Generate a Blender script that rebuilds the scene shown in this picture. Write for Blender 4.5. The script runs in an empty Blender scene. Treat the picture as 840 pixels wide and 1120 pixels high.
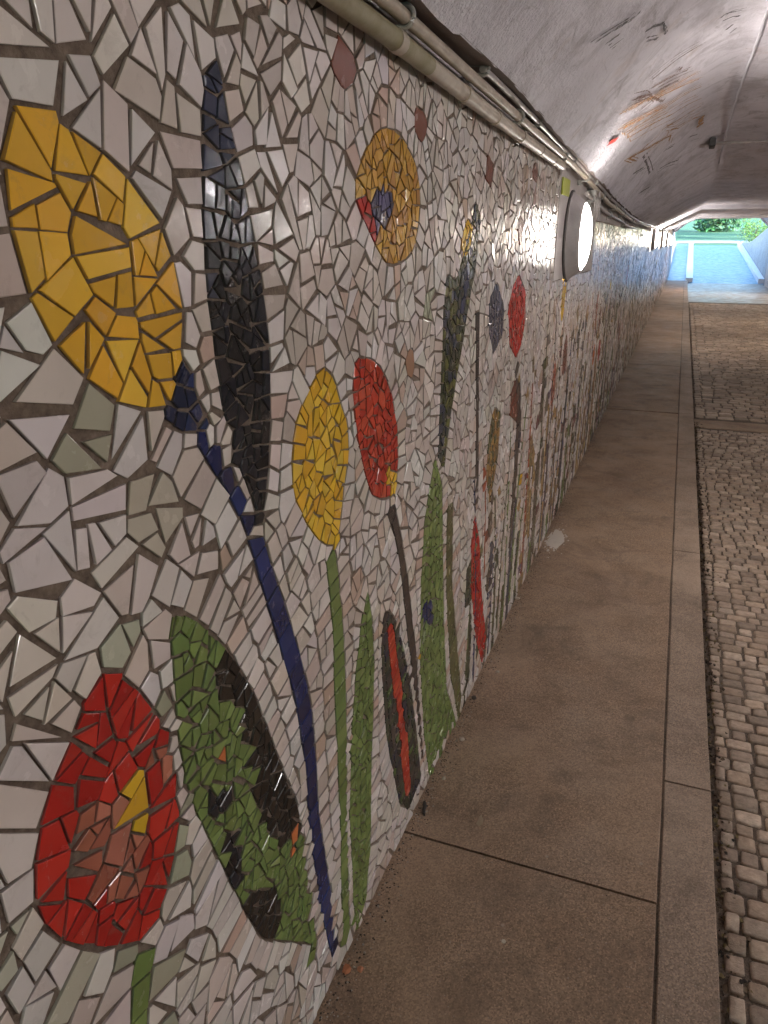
import bpy, math, random
import numpy as np
from mathutils import Vector, Matrix
from mathutils.geometry import delaunay_2d_cdt
random.seed(7); rng = np.random.default_rng(7)
S = bpy.context.scene
COL = S.collection
R_ = math.radians

# ------------------------------------------------------------------ camera
F = 809.0; CX, CY = 420.0, 560.0
CAMH = 1.6
def _d(u, v): return np.array([u-CX, -(v-CY), -F])
th = math.atan(295/F)
Yc = _d(750, 265); Yc /= np.linalg.norm(Yc)
Uc = np.array([0, math.cos(th), math.sin(th)])
Xc = np.cross(Yc, Uc)
ROT = np.array([Xc, Yc, Uc])
def ray(u, v): return ROT @ _d(u, v)
WX = -0.548                               # face of the left wall
def onwall(u, v):                         # point of the photo -> (along, height) on the wall
    r = ray(u, v); t = WX/r[0]
    return (r[1]*t, r[2]*t+CAMH)
def onfloor(u, v, z=0.0):
    r = ray(u, v); t = (z-CAMH)/r[2]
    return (r[0]*t, r[1]*t)
cam = bpy.data.cameras.new('camera'); camo = bpy.data.objects.new('camera', cam); COL.objects.link(camo)
M = Matrix([list(ROT[0])+[0], list(ROT[1])+[0], list(ROT[2])+[CAMH], [0, 0, 0, 1]])
camo.matrix_world = M
cam.sensor_fit = 'VERTICAL'; cam.sensor_height = 36; cam.lens = F/1120*36
cam.clip_start = 0.02; cam.clip_end = 1000
S.camera = camo

# ------------------------------------------------------------------ helpers
def link(name, me, mat=None, parent=None, loc=None):
    o = bpy.data.objects.new(name, me); COL.objects.link(o)
    if mat is not None and me is not None: me.materials.append(mat)
    if parent is not None: o.parent = parent
    if loc is not None: o.location = loc
    return o
def tag(o, label=None, cat=None, group=None, kind=None):
    if label: o['label'] = label
    if cat: o['category'] = cat
    if group: o['group'] = group
    if kind: o['kind'] = kind
    return o
def empty(name, loc=(0, 0, 0), rz=0):
    o = bpy.data.objects.new(name, None); COL.objects.link(o)
    o.location = loc; o.rotation_euler = (0, 0, rz); o.empty_display_size = .1
    return o
class MB:
    def __init__(s): s.v = []; s.f = []; s.c = []; s.sm = []
    def add(s, vs, fs, col=None, smooth=False):
        b = len(s.v); s.v.extend(vs)
        for f in fs:
            s.f.append([b+i for i in f]); s.c.append(col or (1, 1, 1)); s.sm.append(smooth)
    def box(s, x0, x1, y0, y1, z0, z1, bev=0.0, col=None):
        if bev <= 0:
            v = [(x, y, z) for z in (z0, z1) for y in (y0, y1) for x in (x0, x1)]
            f = [(0, 2, 3, 1), (4, 5, 7, 6), (0, 1, 5, 4), (2, 6, 7, 3), (0, 4, 6, 2), (1, 3, 7, 5)]
            s.add(v, f, col); return
        b = bev
        rings = []
        for z, i in ((z0, b), (z0+b, 0), (z1-b, 0), (z1, b)):
            rings.append([(x0+i, y0+i, z), (x1-i, y0+i, z), (x1-i, y1-i, z), (x0+i, y1-i, z)])
        v = [p for r in rings for p in r]; f = [(3, 2, 1, 0), (12, 13, 14, 15)]
        for k in range(3):
            for j in range(4):
                a = k*4+j; c = k*4+(j+1) % 4; f.append((a, c, c+4, a+4))
        s.add(v, f, col)
    def tube(s, pts, r, n=12, caps=True, col=None):
        pts = [Vector(p) for p in pts]; rr = r if hasattr(r, '__len__') else [r]*len(pts)
        v = []; f = []
        up = Vector((0, 0, 1))
        for i, p in enumerate(pts):
            d = (pts[min(i+1, len(pts)-1)]-pts[max(i-1, 0)]).normalized()
            ref = up if abs(d.dot(up)) < .95 else Vector((1, 0, 0))
            a = d.cross(ref).normalized(); b = d.cross(a)
            for k in range(n):
                t = 2*math.pi*k/n
                v.append(tuple(p+(a*math.cos(t)+b*math.sin(t))*rr[i]))
        for i in range(len(pts)-1):
            for k in range(n):
                a = i*n+k; b = i*n+(k+1) % n; f.append((a, a+n, b+n, b))
        if caps:
            f.append(tuple(range(n))); f.append(tuple(reversed(range(len(pts)*n-n, len(pts)*n))))
        s.add(v, f, col, True)
    def build(s, name, mat, parent=None, colors=False, autosm=True):
        me = bpy.data.meshes.new(name); me.from_pydata(s.v, [], s.f)
        me.polygons.foreach_set('use_smooth', s.sm)
        if colors:
            at = me.attributes.new('tint', 'FLOAT_COLOR', 'FACE')
            a = np.ones((len(s.f), 4), dtype=np.float32); a[:, :3] = np.array(s.c, dtype=np.float32)
            at.data.foreach_set('color', a.ravel())
        me.update()
        if autosm and any(s.sm):
            try: me.set_sharp_from_angle(angle=R_(40))
            except Exception: pass
        return link(name, me, mat, parent)

class N:                                   # small node helper
    def __init__(s, name):
        s.m = bpy.data.materials.new(name); s.m.use_nodes = True
        s.t = s.m.node_tree; s.b = s.t.nodes['Principled BSDF']
    def n(s, typ, **kw):
        x = s.t.nodes.new(typ)
        for k, v in kw.items():
            if k in x.inputs: x.inputs[k].default_value = v
            else: setattr(x, k, v)
        return x
    def l(s, a, b): s.t.links.new(a, b)
    def coord(s): return s.n('ShaderNodeNewGeometry').outputs['Position']
    def noise(s, scale, detail=4, rough=.55, vec=None, dist=0.0):
        x = s.n('ShaderNodeTexNoise'); x.inputs['Scale'].default_value = scale
        x.inputs['Detail'].default_value = detail; x.inputs['Roughness'].default_value = rough
        x.inputs['Distortion'].default_value = dist
        s.l(vec or s.coord(), x.inputs['Vector']); return x.outputs['Fac']
    def vor(s, scale, feat='F1', vec=None, out='Distance'):
        x = s.n('ShaderNodeTexVoronoi'); x.feature = feat; x.inputs['Scale'].default_value = scale
        s.l(vec or s.coord(), x.inputs['Vector']); return x.outputs[out]
    def ramp(s, fac, stops):
        x = s.n('ShaderNodeValToRGB'); e = x.color_ramp.elements
        while len(e) < len(stops): e.new(.5)
        for k, (p, c) in enumerate(stops):
            e[k].position = p; e[k].color = (c if len(c) == 4 else tuple(c)+(1,)) if hasattr(c, '__len__') else (c, c, c, 1)
        s.l(fac, x.inputs['Fac']); return x.outputs['Color']
    def mix(s, fac, a, b, mode='MIX'):
        x = s.n('ShaderNodeMix'); x.data_type = 'RGBA'; x.blend_type = mode
        for sock, val in ((x.inputs[0], fac), (x.inputs[6], a), (x.inputs[7], b)):
            if hasattr(val, 'links') or hasattr(val, 'is_linked'): s.l(val, sock)
            elif hasattr(val, '__len__'): sock.default_value = tuple(val)+(1,) if len(val) == 3 else val
            else: sock.default_value = val
        return x.outputs[2]
    def math(s, op, a, b=0.5, c=None):
        x = s.n('ShaderNodeMath'); x.operation = op
        for i, val in enumerate((a, b, c)):
            if val is None: continue
            if hasattr(val, 'is_linked'): s.l(val, x.inputs[i])
            else: x.inputs[i].default_value = val
        return x.outputs[0]
    def bump(s, h, strength=.3, dist=.01, normal=None):
        x = s.n('ShaderNodeBump'); x.inputs['Strength'].default_value = strength; x.inputs['Distance'].default_value = dist
        s.l(h, x.inputs['Height'])
        if normal is not None: s.l(normal, x.inputs['Normal'])
        return x.outputs['Normal']
    def set(s, **kw):
        for k, v in kw.items():
            k = k.replace('_', ' ')
            if hasattr(v, 'is_linked'): s.l(v, s.b.inputs[k])
            elif hasattr(v, '__len__'): s.b.inputs[k].default_value = tuple(v)+(1,) if len(v) == 3 else v
            else: s.b.inputs[k].default_value = v
        return s.m

# ------------------------------------------------------------------ materials
def mat_tile():
    m = N('glazed_tile'); a = m.n('ShaderNodeAttribute', attribute_name='tint').outputs['Color']
    n1 = m.noise(9, 5); n2 = m.noise(140, 3)
    c = m.mix(1.0, a, m.ramp(n1, [(.3, (.92, .91, .90)), (.7, (1.04, 1.04, 1.04))]), 'MULTIPLY')
    grime = m.math('MULTIPLY', m.ramp(m.noise(28, 6, .7, dist=.6), [(.56, 0), (.70, 1)]), .24)
    c = m.mix(grime, c, (.20, .15, .115))
    rgh = m.math('ADD', m.ramp(m.noise(22, 4), [(.35, .13), (.7, .30)]), m.math('MULTIPLY', grime, .5))
    nr = m.bump(m.noise(30, 2), .35, .0022)
    nr = m.bump(n2, .12, .0006, nr)
    return m.set(Base_Color=c, Roughness=rgh, Normal=nr, Coat_Weight=.0)
def mat_grout():
    m = N('grout'); n = m.noise(60, 6, .7)
    c = m.ramp(n, [(.3, (.10, .070, .052)), (.55, (.20, .15, .115)), (.8, (.31, .245, .195))])
    return m.set(Base_Color=c, Roughness=.9, Normal=m.bump(m.noise(180, 5, .7), .7, .004))
def mat_plaster(name, a, b, rgh=.75, bs=.4, scale=40):
    m = N(name)
    c = m.ramp(m.noise(2.2, 8, .65), [(.3, a), (.7, b)])
    st = m.ramp(m.noise(7, 8, .75, dist=.5), [(.55, 0), (.72, 1)])
    c = m.mix(m.math('MULTIPLY', st, .35), c, tuple(x*.45 for x in a))
    return m.set(Base_Color=c, Roughness=rgh, Normal=m.bump(m.noise(scale, 7, .7), bs, .006))
def mat_ceiling():
    m = N('sprayed_ceiling')
    pos = m.coord(); sx = m.n('ShaderNodeSeparateXYZ'); m.l(pos, sx.inputs[0])
    # stretched coordinates: trowel marks sweep across the vault
    mp = m.n('ShaderNodeMapping'); m.l(pos, mp.inputs['Vector']); mp.inputs['Rotation'].default_value = (0, 0, R_(28)); mp.inputs['Scale'].default_value = (1, .32, 1)
    tv = mp.outputs[0]
    big = m.noise(1.3, 7, .6); mid = m.noise(6, 8, .68, dist=.8)
    c = m.ramp(big, [(.28, (.60, .57, .62)), (.72, (.84, .81, .87))])
    c = m.mix(m.math('MULTIPLY', m.ramp(mid, [(.5, 0), (.66, 1)]), .42), c, (.20, .17, .175))
    sc = m.ramp(m.noise(16, 6, .7, vec=tv, dist=1.0), [(.60, 0), (.68, 1)])
    c = m.mix(m.math('MULTIPLY', sc, .38), c, (.17, .14, .14))
    soot = m.ramp(m.noise(2.6, 6, .7, vec=tv), [(.50, 0), (.68, 1)])
    c = m.mix(m.math('MULTIPLY', soot, .45), c, (.16, .13, .13))
    rust = m.ramp(m.noise(3.1, 5, .7), [(.58, 0), (.72, 1)])
    c = m.mix(m.math('MULTIPLY', rust, .30), c, (.34, .20, .10))
    edge = m.n('ShaderNodeMapRange'); m.l(sx.outputs['X'], edge.inputs[0])
    edge.inputs[1].default_value = -.12; edge.inputs[2].default_value = -.40; edge.inputs[3].default_value = .16; edge.inputs[4].default_value = 1.0
    rb = m.math('MULTIPLY', m.math('ADD', m.noise(48, 5, .65, dist=.6), m.math('MULTIPLY', m.noise(95, 3, .6), .5)), edge.outputs[0])
    nr = m.bump(rb, .9, .022)
    nr = m.bump(m.noise(11, 6, .6, vec=tv, dist=.5), .55, .016, nr)
    return m.set(Base_Color=c, Roughness=.48, Normal=nr)
def mat_concrete(name, a, b, spec=True, rgh=.72):
    m = N(name)
    c = m.ramp(m.noise(1.6, 9, .7, dist=.3), [(.28, a), (.72, b)])
    fine = m.ramp(m.vor(270, out='Color'), [(.12, (.55, .53, .50)), (.45, (.95, .95, .95)), (.62, (1.05, 1.04, 1.02)), (.92, (1.55, 1.5, 1.44))])
    c = m.mix(.9, c, fine, 'MULTIPLY')
    v = m.ramp(m.vor(90), [(.12, 1), (.2, 0)])
    gate = m.ramp(m.noise(75, 2), [(.5, 0), (.58, 1)])
    c = m.mix(m.math('MULTIPLY', m.math('MULTIPLY', v, gate), .55), c, (.42, .37, .32))
    st = m.ramp(m.noise(3.4, 9, .78, dist=.9), [(.50, 0), (.66, 1)])
    c = m.mix(m.math('MULTIPLY', st, .55), c, tuple(x*.42 for x in a))
    st2 = m.ramp(m.noise(1.1, 6, .6, dist=1.5), [(.48, 0), (.60, 1)])
    c = m.mix(m.math('MULTIPLY', st2, .28), c, tuple(x*1.35 for x in b))
    cr = m.ramp(m.noise(13, 7, .8), [(.60, 0), (.66, 1)])
    c = m.mix(m.math('MULTIPLY', cr, .5), c, tuple(x*.5 for x in a))
    sp = m.ramp(m.vor(9, vec=m.coord()), [(.035, 1), (.055, 0)])
    c = m.mix(m.math('MULTIPLY', sp, .5), c, (.36, .31, .26))
    r = m.ramp(m.noise(5, 5), [(.3, rgh-.2), (.7, rgh+.08)])
    nr = m.bump(m.vor(260), .12, .0015)
    nr = m.bump(m.noise(7, 4), .3, .006, nr)
    return m.set(Base_Color=c, Roughness=r, Normal=nr)
def mat_tint(name, rgh=.7, bs=.4, bscale=80, bd=.003, spec=.5):
    m = N(name); a = m.n('ShaderNodeAttribute', attribute_name='tint').outputs['Color']
    c = m.mix(1.0, a, m.ramp(m.noise(35, 6, .7), [(.3, (.62, .6, .58)), (.7, (1.2, 1.18, 1.15))]), 'MULTIPLY')
    c = m.mix(m.math('MULTIPLY', m.ramp(m.noise(3, 6, .7), [(.5, 0), (.7, 1)]), .3), c, (.045, .035, .028))
    return m.set(Base_Color=c, Roughness=rgh, Normal=m.bump(m.noise(bscale, 5, .7), bs, bd), Specular_IOR_Level=spec)
def mat_paint(name, a, b, rgh=.4, scale=12, bs=.15):
    m = N(name); c = m.ramp(m.noise(scale, 7, .7, dist=.4), [(.35, a), (.65, b)])
    return m.set(Base_Color=c, Roughness=rgh, Normal=m.bump(m.noise(70, 4), bs, .002))
def mat_emit(name, col, strength):
    m = N(name)
    return m.set(Base_Color=(.8, .8, .8), Emission_Color=col, Emission_Strength=strength, Roughness=.4)
TILE = mat_tile(); GROUT = mat_grout()
PLASTER = mat_plaster('panel_plaster', (.46, .42, .41), (.60, .56, .55))
CEIL = mat_ceiling()
SOFFIT_SHADE = mat_plaster('shade_toned_soffit', (.19, .15, .135), (.30, .25, .225), .85, .6, 60)  # soffit colour darkened to stand in for shade in the recess
RIB = mat_plaster('painted_rib', (.55, .54, .58), (.72, .71, .76), .45, .25)
SLAB = mat_concrete('sidewalk_concrete', (.205, .134, .089), (.345, .242, .166))
KERB = mat_concrete('kerb_concrete', (.215, .154, .112), (.35, .262, .20))
SETT = mat_tint('stone_setts', .62, .7, 60, .006)
JOINT = mat_concrete('joint_dirt', (.09, .066, .05), (.17, .13, .10), rgh=.9)
FARROAD = mat_concrete('road_concrete', (.15, .125, .10), (.24, .20, .16), rgh=.5)
RAMP = mat_concrete('skylit_blue_concrete', (.11, .24, .36), (.17, .33, .46), rgh=.5)  # blue skylight is mixed into the concrete colour
RETAIN = mat_concrete('retaining_concrete', (.26, .26, .28), (.36, .36, .38), rgh=.7)
PIPE = mat_paint('pipe_cream_paint', (.36, .30, .235), (.52, .455, .38), .42, 14)
PIPEG = mat_paint('pipe_mossy_paint', (.22, .20, .10), (.38, .33, .24), .5, 9)
CONDUIT = mat_paint('conduit_grey', (.32, .29, .28), (.5, .46, .45), .3, 20)
STEEL = mat_paint('clamp_steel', (.30, .30, .30), (.55, .54, .52), .3, 40)
HOUSING = mat_paint('lamp_housing_grey', (.34, .32, .33), (.46, .44, .45), .5, 8)
RIM = mat_paint('lamp_gasket', (.05, .045, .05), (.08, .07, .07), .5)
DIFF = mat_emit('lamp_glow', (1.0, .93, .86), 13)
DIFFN = mat_emit('bright_lamp_glow', (1.0, .955, .94), 290)
DIFFD = mat_emit('dim_warm_lamp_glow', (1.0, .80, .58), 75)
DIFFS = mat_emit('fill_lamp_glow', (1.0, .94, .90), 28)  # for the two added near lamps out of view
DIFFW = mat_emit('warm_lamp_glow', (1.0, .80, .58), 380)
WHITEP = mat_paint('white_kerb_paint', (.72, .73, .74), (.82, .83, .84), .5, 10)
SETTLE = None

# ------------------------------------------------------------------ mosaic
def inpoly(p, poly):
    x, y = p; c = False; j = len(poly)-1
    for i in range(len(poly)):
        xi, yi = poly[i]; xj, yj = poly[j]
        if (yi > y) != (yj > y) and x < (xj-xi)*(y-yi)/(yj-yi)+xi: c = not c
        j = i
    return c
def bbox(poly):
    a = np.array(poly); return a[:, 0].min(), a[:, 0].max(), a[:, 1].min(), a[:, 1].max()
def smooth_closed(poly, ds):
    a = np.array(poly+[poly[0]]); seg = np.linalg.norm(np.diff(a, axis=0), axis=1)
    L = np.concatenate([[0], np.cumsum(seg)]); n = max(5, int(round(L[-1]/ds)))
    t = (np.arange(n)+.5)*L[-1]/n
    return np.stack([np.interp(t, L, a[:, 0]), np.interp(t, L, a[:, 1])], 1)
def resample(pts, ds):
    a = np.array(pts); seg = np.linalg.norm(np.diff(a, axis=0), axis=1)
    L = np.concatenate([[0], np.cumsum(seg)]); n = max(2, int(round(L[-1]/ds)))
    t = (np.arange(n)+.5)*L[-1]/n
    out = []
    for k in range(a.shape[1]): out.append(np.interp(t, L, a[:, k]))
    return np.stack(out, 1), t, L[-1]
class Seeds:
    def __init__(s, g=.03): s.g = g; s.h = {}; s.p = []; s.lab = []
    def near(s, p, r):
        k = int(math.ceil(r/s.g)); i, j = int(p[0]//s.g), int(p[1]//s.g)
        for a in range(i-k, i+k+1):
            for b in range(j-k, j+k+1):
                for q in s.h.get((a, b), ()):
                    d = s.p[q]
                    if (d[0]-p[0])**2+(d[1]-p[1])**2 < r*r: return True
        return False
    def add(s, p, lab, r=0.0):
        if r > 0 and s.near(p, r): return False
        s.h.setdefault((int(p[0]//s.g), int(p[1]//s.g)), []).append(len(s.p))
        s.p.append((float(p[0]), float(p[1]))); s.lab.append(lab); return True
def cells(seeds):
    pts = [Vector(p) for p in seeds.p]
    vs, es, fs, ov, oe, of = delaunay_2d_cdt(pts, [], [], 0, 1e-7, True)
    V = np.array([(v[0], v[1]) for v in vs]); T = np.array([f for f in fs if len(f) == 3])
    A, B, C = V[T[:, 0]], V[T[:, 1]], V[T[:, 2]]
    D = 2*(A[:, 0]*(B[:, 1]-C[:, 1])+B[:, 0]*(C[:, 1]-A[:, 1])+C[:, 0]*(A[:, 1]-B[:, 1])); D[np.abs(D) < 1e-12] = 1e-12
    a2, b2, c2 = (A**2).sum(1), (B**2).sum(1), (C**2).sum(1)
    ux = (a2*(B[:, 1]-C[:, 1])+b2*(C[:, 1]-A[:, 1])+c2*(A[:, 1]-B[:, 1]))/D
    uy = (a2*(C[:, 0]-B[:, 0])+b2*(A[:, 0]-C[:, 0])+c2*(B[:, 0]-A[:, 0]))/D
    inc = [[] for _ in range(len(V))]
    for t, tri in enumerate(T):
        for i in tri: inc[i].append(t)
    out = [None]*len(seeds.p)
    for i in range(len(V)):
        if not ov[i] or len(inc[i]) < 3: continue
        px, py = V[i]
        ps = sorted(((math.atan2(uy[t]-py, ux[t]-px), ux[t], uy[t]) for t in inc[i]))
        out[ov[i][0]] = [(p[1], p[2]) for p in ps]
    return out
def area(p):
    return .5*sum(p[i-1][0]*p[i][1]-p[i][0]*p[i-1][1] for i in range(len(p)))
def cut(poly, n, c):                       # keep n.p <= c
    out = []
    for i in range(len(poly)):
        a, b = poly[i-1], poly[i]
        da = n[0]*a[0]+n[1]*a[1]-c; db = n[0]*b[0]+n[1]*b[1]-c
        if (da <= 0) != (db <= 0):
            t = da/(da-db); out.append((a[0]+(b[0]-a[0])*t, a[1]+(b[1]-a[1])*t))
        if db <= 0: out.append(b)
    return out
def inset(poly, g):
    res = poly
    n = len(poly)
    for i in range(n):
        a, b = poly[i-1], poly[i]
        dx, dy = b[0]-a[0], b[1]-a[1]; L = math.hypot(dx, dy)
        if L < 1e-6: continue
        nx, ny = dy/L, -dx/L                # outward for ccw
        gg = g*random.choice((.5, .7, .9, 1, 1.2, 2.2))
        res = cut(res, (nx, ny), nx*a[0]+ny*a[1]-gg)
        if len(res) < 3: return None
    return res
def shardify(poly, size, rough=1.0, kmax=None):
    # collapse short edges: the cell turns into an angular shard
    p = list(poly); thr = size*.30*rough
    if kmax is None: kmax = random.choice((3, 4, 4, 5, 5, 5, 6))
    while len(p) > 3:
        L = [math.dist(p[i-1], p[i]) for i in range(len(p))]
        k = min(range(len(p)), key=lambda i: L[i])
        if L[k] > thr and not (len(p) > kmax and L[k] < size*.52): break
        a, b = p[k-1], p[k]
        r = random.random(); m = a if r < .4 else b if r < .8 else ((a[0]+b[0])/2, (a[1]+b[1])/2)
        p[k] = m; del p[k-1]
    return p
def shatter(c, target, depth=0):
    if len(c) < 3: return []
    if depth > 5 or area(c) < target*random.uniform(.75, 1.9): return [c]
    best = max(((math.dist(a, b), a, b) for i, a in enumerate(c) for b in c[i+1:]), key=lambda t: t[0])
    ang = math.atan2(best[2][1]-best[1][1], best[2][0]-best[1][0])+random.gauss(0, .42)
    nx, ny = math.cos(ang), math.sin(ang); t = random.uniform(.36, .64)
    px_, py_ = best[1][0]+(best[2][0]-best[1][0])*t, best[1][1]+(best[2][1]-best[1][1])*t
    k = nx*px_+ny*py_
    return shatter(cut(c, (nx, ny), k), target, depth+1)+shatter(cut(c, (-nx, -ny), -k), target, depth+1)
def wobble(poly, a, sc):
    n = len(poly); cx = sum(p[0] for p in poly)/n; cy = sum(p[1] for p in poly)/n
    c, s_ = math.cos(a)*sc, math.sin(a)*sc
    return [(cx+(p[0]-cx)*c-(p[1]-cy)*s_, cy+(p[0]-cx)*s_+(p[1]-cy)*c) for p in poly]
class Tiles:                               # collects the shards of one mosaic part
    def __init__(s): s.mb = MB()
    def shard(s, poly, col, x, sgn, thick, bevel):
        n = len(poly)
        cy = sum(p[0] for p in poly)/n; cz = sum(p[1] for p in poly)/n
        ty, tz = random.gauss(0, .020), random.gauss(0, .020)
        h = thick*random.uniform(.85, 1.2)
        def X(p, d): return x+sgn*(d+(p[0]-cy)*ty+(p[1]-cz)*tz)
        P = poly if sgn > 0 else poly[::-1]
        base = [(x-sgn*.002, p[0], p[1]) for p in P]
        if bevel > 0:
            top = [(X(p, h-bevel*.8), p[0], p[1]) for p in P]
            rmin = min(math.dist(p, (cy, cz)) for p in P)
            f = 1-min(.4, bevel*1.3/max(rmin, .004))
            cap = []
            for p in P:
                q = (cy+(p[0]-cy)*f, cz+(p[1]-cz)*f); cap.append((X(q, h), q[0], q[1]))
            v = base+top+cap; rings = 3
        else:
            v = base+[(X(p, h), p[0], p[1]) for p in P]; rings = 2
        fs = []
        for k in range(rings-1):
            for j in range(n):
                a = k*n+j; b = k*n+(j+1) % n; fs.append((a, b, b+n, a+n))
        fs.append(tuple(range((rings-1)*n, rings*n)))
        cc = col
        s.mb.add(v, fs[:n], tuple(q*.62+.06 for q in cc)); s.mb.f  # raw biscuit side
        # the remaining rings share the verts just added
        b0 = len(s.mb.v)-len(v)
        for f_ in fs[n:]:
            s.mb.f.append([b0+i for i in f_]); s.mb.c.append(cc); s.mb.sm.append(False)

def pal(*cols): return cols
def pick(p, var=.10):
    c = random.choice(p); k = random.uniform(1-var, 1+var)
    return tuple(min(.9, max(.004, v*k*random.uniform(1-var*.3, 1+var*.3))) for v in c)
WHITE = pal((.66, .59, .55), (.70, .64, .61), (.62, .545, .50), (.75, .70, .68), (.67, .62, .605), (.59, .51, .46))
PINKW = pal((.58, .43, .36), (.60, .47, .41), (.62, .52, .48), (.54, .40, .33))
SAGE = pal((.42, .43, .32), (.46, .46, .36), (.50, .47, .40), (.38, .38, .28))
YEL = pal((.84, .48, .045), (.81, .45, .04), (.87, .51, .06))
YEL2 = pal((.78, .48, .03), (.74, .42, .03), (.80, .53, .06))
RED = pal((.50, .024, .015), (.43, .016, .012), (.55, .032, .02))
RED2 = pal((.52, .050, .025), (.45, .035, .02), (.58, .075, .035))
PINK = pal((.42, .135, .085), (.36, .11, .07), (.48, .18, .12))
NAVY = pal((.020, .030, .085), (.015, .022, .060), (.028, .040, .11))
BLUE = pal((.014, .024, .12), (.011, .018, .085), (.018, .034, .15))
BLACK = pal((.010, .011, .018), (.015, .016, .024), (.008, .008, .010), (.02, .018, .02))
BRBLK = pal((.018, .013, .010), (.028, .020, .014), (.012, .010, .009))
GREEN = pal((.18, .25, .075), (.15, .21, .06), (.215, .29, .09), (.16, .235, .07))
OLIVE = pal((.12, .125, .045), (.09, .095, .035), (.15, .15, .055))
TERRA = pal((.23, .075, .045), (.19, .06, .04))
CHAR = pal((.055, .042, .038), (.075, .058, .05), (.045, .036, .034))
ORANGE = pal((.62, .18, .06),)
SLATE = pal((.085, .09, .13), (.11, .11, .16), (.06, .065, .10))
DKGRN = pal((.05, .06, .035), (.035, .045, .035), (.07, .08, .04))

PX = lambda pts: [onwall(u, v) for u, v in pts]
# motif: (part, subpart, outline in wall coordinates, tile size, edge offset, palette)
motifs = []; stems = []; zones = []
def motif(part, sub, pts, ts, p, d=None, conv=True):
    motifs.append(dict(part=part, sub=sub, poly=PX(pts) if conv else pts, ts=ts, d=d or ts*.42, pal=p))
def stem(part, sub, left, right, ts, p, conv=True):
    if conv: left, right = PX(left), PX(right)
    stems.append(dict(part=part, sub=sub, l=left, r=right, ts=ts, pal=p))
def zone(pts, p, part=None, sub=None): zones.append(dict(poly=PX(pts), pal=p, part=part, sub=sub))

Y1 = ('big_yellow_tulip',); 
stem('big_yellow_tulip', 'stem', [(206, 470), (214, 481), (232, 510), (250, 538), (271, 581), (278, 610), (291, 653), (306, 703), (323, 760), (336, 838), (338, 898), (346, 970), (364, 1046)],
     [(222, 455), (232, 470), (250, 500), (271, 538), (288, 580), (300, 625), (316, 671), (331, 725), (341, 766), (347, 838), (350, 898), (361, 963), (372, 1041)], .044, BLUE)
motif('big_yellow_tulip', 'petals', [(12, 108), (45, 118), (88, 148), (130, 182), (165, 223), (188, 275), (200, 330), (203, 382), (196, 425), (182, 453), (150, 447), (108, 425), (70, 385), (45, 345), (25, 290), (12, 228), (7, 165)], .062, YEL)
motif('big_yellow_tulip', 'calyx', [(200, 388), (209, 412), (218, 436), (230, 468), (206, 474), (181, 464), (192, 430)], .04, NAVY, .012)
stem('yellow_tulip', 'stem', [(356, 599), (361, 646), (366, 699), (367, 760), (369, 800), (372, 863), (374, 920), (373, 977), (374, 1035)],
     [(368, 599), (373, 646), (377, 700), (379, 760), (380, 800), (382, 863), (384, 920), (386, 977), (384, 1028)], .035, GREEN)
motif('yellow_tulip', 'petals', [(356, 400), (366, 414), (374, 442), (381, 464), (382, 499), (378, 525), (374, 562), (370, 597), (360, 598), (346, 587), (333, 566), (323, 540), (320, 510), (323, 476), (329, 449), (342, 421)], .040, YEL2, .015)
stem('red_tulip', 'stem', [(420, 552), (431, 577), (438, 617), (443, 664), (449, 717), (453, 760), (456, 800), (459, 835)], [(433, 548), (437, 574), (444, 612), (450, 662), (456, 715), (460, 760), (464, 800), (467, 830)], .05, CHAR)
motif('red_tulip', 'petals', [(388, 396), (398, 391), (408, 393), (420, 406), (429, 431), (435, 467), (436, 503), (433, 540), (420, 546), (407, 542), (399, 512), (392, 478), (387, 435)], .034, RED2, .013)
zone([(424, 512), (435, 522), (433, 539), (423, 530)], YEL2)
motif('round_flower', 'petals', [(425, 138), (441, 150), (454, 175), (460, 205), (459, 240), (455, 268), (445, 284), (427, 291), (416, 277), (406, 255), (395, 232), (389, 212), (393, 186), (402, 162), (413, 145)], .045, pal((.60, .32, .04), (.52, .27, .035), (.66, .38, .07), (.45, .22, .05)), .016)
zone([(414, 202), (429, 212), (433, 232), (424, 248), (411, 247), (405, 226)], pal((.07, .07, .16), (.10, .09, .2), (.05, .045, .10)), 'round_flower', 'centre')
zone([(391, 222), (404, 218), (409, 240), (413, 266), (405, 260), (395, 238)], RED)
motif('brown_petal', None, [(367, 22), (372, 20), (380, 26), (388, 38), (394, 55), (393, 72), (388, 90), (380, 98), (373, 93), (366, 80), (361, 58), (363, 36)], .5, TERRA, .014)
motif('brown_petal', None, [(456, 116), (463, 120), (468, 132), (467, 147), (462, 157), (457, 148), (454, 134)], .5, TERRA, .014)
motif('brown_petal', None, [(449, 380), (453, 385), (454, 400), (452, 414), (446, 410), (444, 393)], .5, pal((.42, .24, .15)), .014)
motif('big_red_flower', 'petals', [(112, 732), (136, 741), (157, 759), (175, 784), (189, 804), (198, 838), (200, 870), (195, 913), (188, 956), (175, 1002), (157, 1031), (139, 1036), (86, 1037), (64, 1024), (43, 995), (40, 949), (47, 906), (57, 863), (68, 838), (77, 813), (89, 788), (103, 755)], .050, RED)
zone([(84, 874), (125, 865), (143, 877), (147, 906), (157, 920), (162, 977), (125, 978), (95, 978), (98, 949), (86, 931), (100, 915)], PINK, 'big_red_flower', 'centre')
zone([(158, 830), (188, 806), (198, 838), (197, 862), (180, 860), (165, 850)], PINK, 'big_red_flower', 'centre')
zone([(150, 836), (163, 850), (181, 863), (160, 905), (146, 900), (134, 868)], YEL2)
stem('big_red_flower', 'stem', [(152, 1038), (147, 1062), (146, 1090), (143, 1150), (140, 1230)], [(177, 1008), (169, 1050), (164, 1085), (161, 1150), (158, 1230)], .055, GREEN)
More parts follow.
